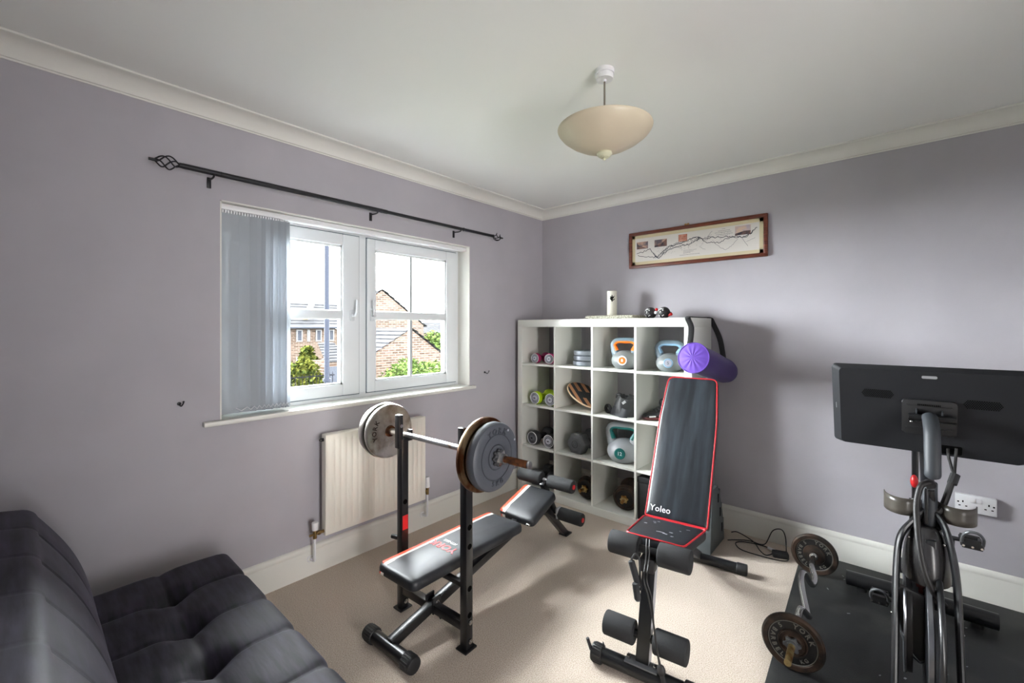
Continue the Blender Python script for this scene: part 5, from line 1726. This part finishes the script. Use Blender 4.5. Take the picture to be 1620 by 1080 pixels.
for s in (-1, 1):
    x = -.085 if s < 0 else .078
    zt = .262 if s < 0 else .580
    part('crank', MB().beam(K(x, -.86, .42), K(x, -.86, zt), .016, .026, .004), 'bike', bk)
    px = -.136 if s < 0 else .092
    px = x + s * .052
    pd = MB()
    for q in (-.026, .026):
        pd.span(K(px - .028, -.86 + q * 1.6 - .006, zt - .012), K(px + .028, -.86 + q * 1.6 + .006, zt + .012), .003)
    for q in (-.026, .026):
        pd.span(K(px + q - .005, -.90, zt - .008), K(px + q + .005, -.82, zt + .008), .002)
    pd.cyl(K(x, -.86, zt), K(px + s * .03, -.86, zt), .008, n=12)
    pd.box(K(px, -.905, zt + .012), (.045, .006, .024), .002)
    po_ = part('pedal', pd, 'black_matt', bk)
    part('pedal_cage', MB().tube(smooth_path([K(px - .028, -.90, zt + .008), K(px - .026, -.93, zt + .042), K(px - .012, -.94, zt + .062), K(px + .012, -.94, zt + .062), K(px + .026, -.93, zt + .042), K(px + .028, -.90, zt + .008)]), .005, 8), 'steel_grey', po_)
    b = MB()
    for q in (-.024, .0, .024):
        b.cyl(K(px + q, -.906, zt - .002), K(px + q, -.911, zt - .002), .004, n=8)
    part('pedal_pin', b, 'chrome', po_)
# cup holders
for s in (-1, 1):
    cx = .004 + s * .072
    c0 = Vector(K(cx, -1.05, .745))
    R_ = .048
    def cf(u, v, c0=c0, R_=R_, s=s):
        a = math.radians(180 + 180 * u) if True else 0
        return c0 + Vector((R_ * math.cos(a) * 1.1, R_ * 1.5 * math.sin(a), (.062 * v - .034)))
    co = MB().grid(cf, 24, 3)
    c_o = part('cup_holder', co, 'holder', bk, smooth=60)
    part('holder_clip', MB().box(K(.004 + s * .028, -1.075, .745), (.016, .03, .036), .004), 'holder', bk)
    mod = c_o.modifiers.new('thickness', 'SOLIDIFY')
    mod.thickness = .003

# ------------------------------------------------------------------ outside
GZ = -3.6
struct('ground', MB().span((-60, -40, GZ - .3), (-.6, 60, GZ)), 'ground')
def house(name, label, walls, mat='brick'):
    return thing(name, label, 'house', (0, 0, 0))
def tiled(a0, a1, b1, b0, rows, th=.05):
    # sloped roof from eaves a0-a1 up to ridge b0-b1, in overlapping courses
    a0, a1, b0, b1 = Vector(a0), Vector(a1), Vector(b0), Vector(b1)
    n = (a1 - a0).cross(b0 - a0).normalized()
    if n.z < 0:
        n = -n
    b = MB()
    for k in range(rows):
        t0, t1 = k / rows, (k + 1.08) / rows
        p = [a0.lerp(b0, t0) + n * th, a1.lerp(b1, t0) + n * th, a1.lerp(b1, min(t1, 1)), a0.lerp(b0, min(t1, 1))]
        q = [a0.lerp(b0, t0) - n * .02, a1.lerp(b1, t0) - n * .02]
        b.add(p + q, [(0, 1, 2, 3), (4, 5, 1, 0)])
    return b
def far_window(h, x, y, z, w_, hh):
    f = part('window', MB().span((x - .05, y - w_ / 2, z - hh / 2), (x + .06, y + w_ / 2, z + hh / 2), .01), 'out_white', h)
    part('window_pane', MB().span((x + .05, y - w_ / 2 + .07, z - hh / 2 + .07), (x + .065, y + w_ / 2 - .07, z + hh / 2 - .07)), 'out_dark', f)

h1 = thing('house', 'pale brick house with grey tiled hipped roof behind the lamp post', 'house', (-24, 7, GZ))
h1i = lambda x, y, z: (x + 24, y - 7, z - GZ)
part('wall', MB().span(h1i(-30, 1.0, GZ), h1i(-24, 10.2, 1.30)), 'brick', h1)
part('roof', tiled(h1i(-23.7, .6, 1.42), h1i(-23.7, 10.6, 1.42), h1i(-27.0, 13.0, 3.05), h1i(-27.0, .6, 3.05), 9), 'tile', h1)
part('gutter', MB().cyl(h1i(-23.65, .6, 1.38), h1i(-23.65, 10.2, 1.38), .08, n=10), 'out_dark', h1)
part('hip_ridge', MB().beam(h1i(-23.7, 8.0, 1.9), h1i(-25.9, 9.4, 3.0), .30, .16, .02), 'verge', h1)
for y in (7.78, 8.32, 8.93, 9.72):
    far_window(h1, 0, y - 7, .90 - GZ, .36 if y != 8.32 else .16, .72)
far_window(h1, 0, 8.30 - 7, -.80 - GZ, .55, .70)
far_window(h1, 0, 7.75 - 7, -.75 - GZ, .30, .80)
part('downpipe', MB().cyl(h1i(-23.9, 7.0, GZ), h1i(-23.9, 7.0, 1.35), .05, n=8), 'out_dark', h1)

h2 = thing('house', 'brick house with tall gable end behind the lower brick gable', 'house', (-16.2, 8.4, GZ))
h2i = lambda x, y, z: (x + 16.2, y - 8.4, z - GZ)
XW = -16.2
poly = [(7.25, GZ), (10.9, GZ), (10.9, 1.50), (8.43, 3.18), (7.25, 2.38)]
part('gable_wall', MB().prism([(p[0] - 8.4, p[1] - GZ) for p in poly], -1.5, Matrix(((0, 0, 1, 0), (1, 0, 0, 0), (0, 1, 0, 0), (0, 0, 0, 1)))), 'brick', h2)
part('roof', tiled(h2i(-16.1, 11.05, 1.43), h2i(-17.7, 11.05, 1.43), h2i(-17.7, 8.43, 3.24), h2i(-16.1, 8.43, 3.24), 8), 'tile', h2)
part('roof', tiled(h2i(-16.1, 7.2, 2.38), h2i(-17.7, 7.2, 2.38), h2i(-17.7, 8.43, 3.24), h2i(-16.1, 8.43, 3.24), 5), 'tile', h2)

h3 = thing('house_extension', 'low brick gable with grey tiled roof nearest the window', 'house', (-13, 7.8, GZ))
h3i = lambda x, y, z: (x + 13, y - 7.8, z - GZ)
poly = [(5.4, GZ), (10.1, GZ), (10.1, -.22), (7.82, 1.31), (5.4, .0)]
part('gable_wall', MB().prism([(p[0] - 7.8, p[1] - GZ) for p in poly], -2.9, Matrix(((0, 0, 1, 0), (1, 0, 0, 0), (0, 1, 0, 0), (0, 0, 0, 1)))), 'brick', h3)
part('roof', tiled(h3i(-12.9, 10.25, -.28), h3i(-16.0, 10.25, -.28), h3i(-16.0, 7.82, 1.36), h3i(-12.9, 7.82, 1.36), 8), 'tile', h3)
part('roof', tiled(h3i(-12.9, 5.3, -.05), h3i(-16.0, 5.3, -.05), h3i(-16.0, 7.82, 1.36), h3i(-12.9, 7.82, 1.36), 9), 'tile', h3)
part('main_roof', tiled(h3i(-13.4, 5.75, .10), h3i(-13.4, 7.2, .10), h3i(-16.1, 7.9, 1.46), h3i(-16.1, 6.75, 1.46), 10), 'tile', h3)

g1 = thing('garage', 'small garage with grey door and tiled roof beside the lamp post', 'garage', (-11.5, 3.8, GZ))
gi = lambda x, y, z: (x + 11.5, y - 3.8, z - GZ)
part('wall', MB().span(gi(-12.7, 3.40, GZ), gi(-11.5, 4.24, 0.26)), 'brick', g1)
part('door', MB().span(gi(-11.5, 3.52, GZ), gi(-11.46, 3.90, .10), .01), 'out_dark', g1)
part('roof', tiled(gi(-11.4, 3.34, .27), gi(-11.4, 4.26, .27), gi(-12.75, 4.26, .86), gi(-12.75, 3.70, .86), 7), 'tile', g1)

lp1 = thing('lamp_post', 'thick blue grey lamp post standing just outside the window', 'lamp post', (-7, 1.287, GZ))
part('post', MB().cyl((0, 0, 0), (0, 0, 10), .057, .050, n=20), 'pole', lp1)
part('base_collar', MB().cyl((0, 0, 3.80), (0, 0, 3.86), .085, n=20).cyl((0, 0, 0), (0, 0, 3.0), .075, n=20), 'pole', lp1)
part('lamp_head', MB().sphere((0, 0, 10.05), (.14, .30, .07), 16, 10), 'pole', lp1)
lp2 = thing('street_lamp', 'slim distant street lamp with flat grey head', 'lamp post', (-12.4, 4.44, GZ))
part('post', MB().cyl((0, 0, 0), (0, 0, 7.36), .04, n=14), 'frame_wood', lp2)
part('lamp_head', MB().sphere((0, -.16, 7.42), (.2, .27, .09), 18, 10), 'cap_grey', lp2)

def shrub(name, label, c, r, mat, n, seed, group=None, leaf=.10):
    t = thing(name, label, 'shrub', (c[0], c[1], GZ), group=group)
    rr = random.Random(seed)
    b = MB()
    verts, faces = [], []
    for k in range(n):
        while True:
            d = Vector((rr.uniform(-1, 1), rr.uniform(-1, 1), rr.uniform(-1, 1)))
            if .5 < d.length < 1:
                break
        lump = 1 + .16 * math.sin(d.x * 7 + seed) * math.cos(d.y * 6) + .1 * math.sin(d.z * 9)
        p = Vector((d.x * r[0] * lump, d.y * r[1] * lump, c[2] - GZ + d.z * r[2] * lump))
        a, e = rr.uniform(0, 6.28), rr.uniform(-.9, .9)
        u = Vector((math.cos(a), math.sin(a), e)).normalized()
        v = u.orthogonal().normalized()
        s = leaf * rr.uniform(.6, 1.3)
        i = len(verts)
        verts += [p - u * s, p + v * s * .5, p + u * s, p - v * s * .5]
        faces.append((i, i + 1, i + 2, i + 3))
    b.add(verts, faces)
    part('foliage', b, mat, t, smooth=0, kind='stuff')
    part('stem', MB().tube([(0, 0, 0), (.05, .03, (c[2] - GZ) * .5), (0, 0, c[2] - GZ)], [.08, .06, .03], 8), 'frame_wood', t)
    return t
shrub('shrub', 'yellow green shrub at the foot of the lamp post', (-11.5, 2.72, -.42), (.6, .52, .75), 'leaf_y', 2600, 1)
shrub('shrub', 'yellow green shrub partly hidden by the vertical blind', (-11.5, 1.20, -.55), (.7, .62, .80), 'leaf_y', 2600, 2)
shrub('shrub', 'round clipped green bush in front of the brick gable', (-10.4, 6.1, -.95), (1.3, 1.55, 1.08), 'leaf_g', 6500, 3, leaf=.09)
shrub('shrub', 'green shrub at the right, beyond the brick gables', (-20, 14.8, -.10), (1.3, 1.3, 1.1), 'leaf_g', 3000, 4, leaf=.13)
shrub('shrub', 'tall thin green sapling against the far brick house', (-13.2, 3.55, .12), (.40, .30, .55), 'leaf_y', 1200, 5)

fe = thing('railing', 'black iron railing in front of the yellow green shrubs', 'railing', (-10.4, 2.4, GZ))
for z in (3.05, 3.55):
    part('rail', MB().span((-.015, -1.2, z - .015), (.015, .75, z + .015)), 'iron_out', fe)
for k in range(20):
    part('baluster', MB().cyl((0, -1.2 + k * .1, 0), (0, -1.2 + k * .1, 3.62), .009, n=6), 'iron_out', fe)

fh = thing('distant_house', 'distant pale grey roof between the trees beyond the gables', 'house', (-40, 29, GZ))
part('wall', MB().span((-6, -5, 0), (0, 7, 4.3)), 'brick', fh)
part('roof', tiled((.3, -5.3, 4.3), (.3, 7.3, 4.3), (-3, 7.3, 5.6), (-3, -5.3, 5.6), 8), 'tile', fh)
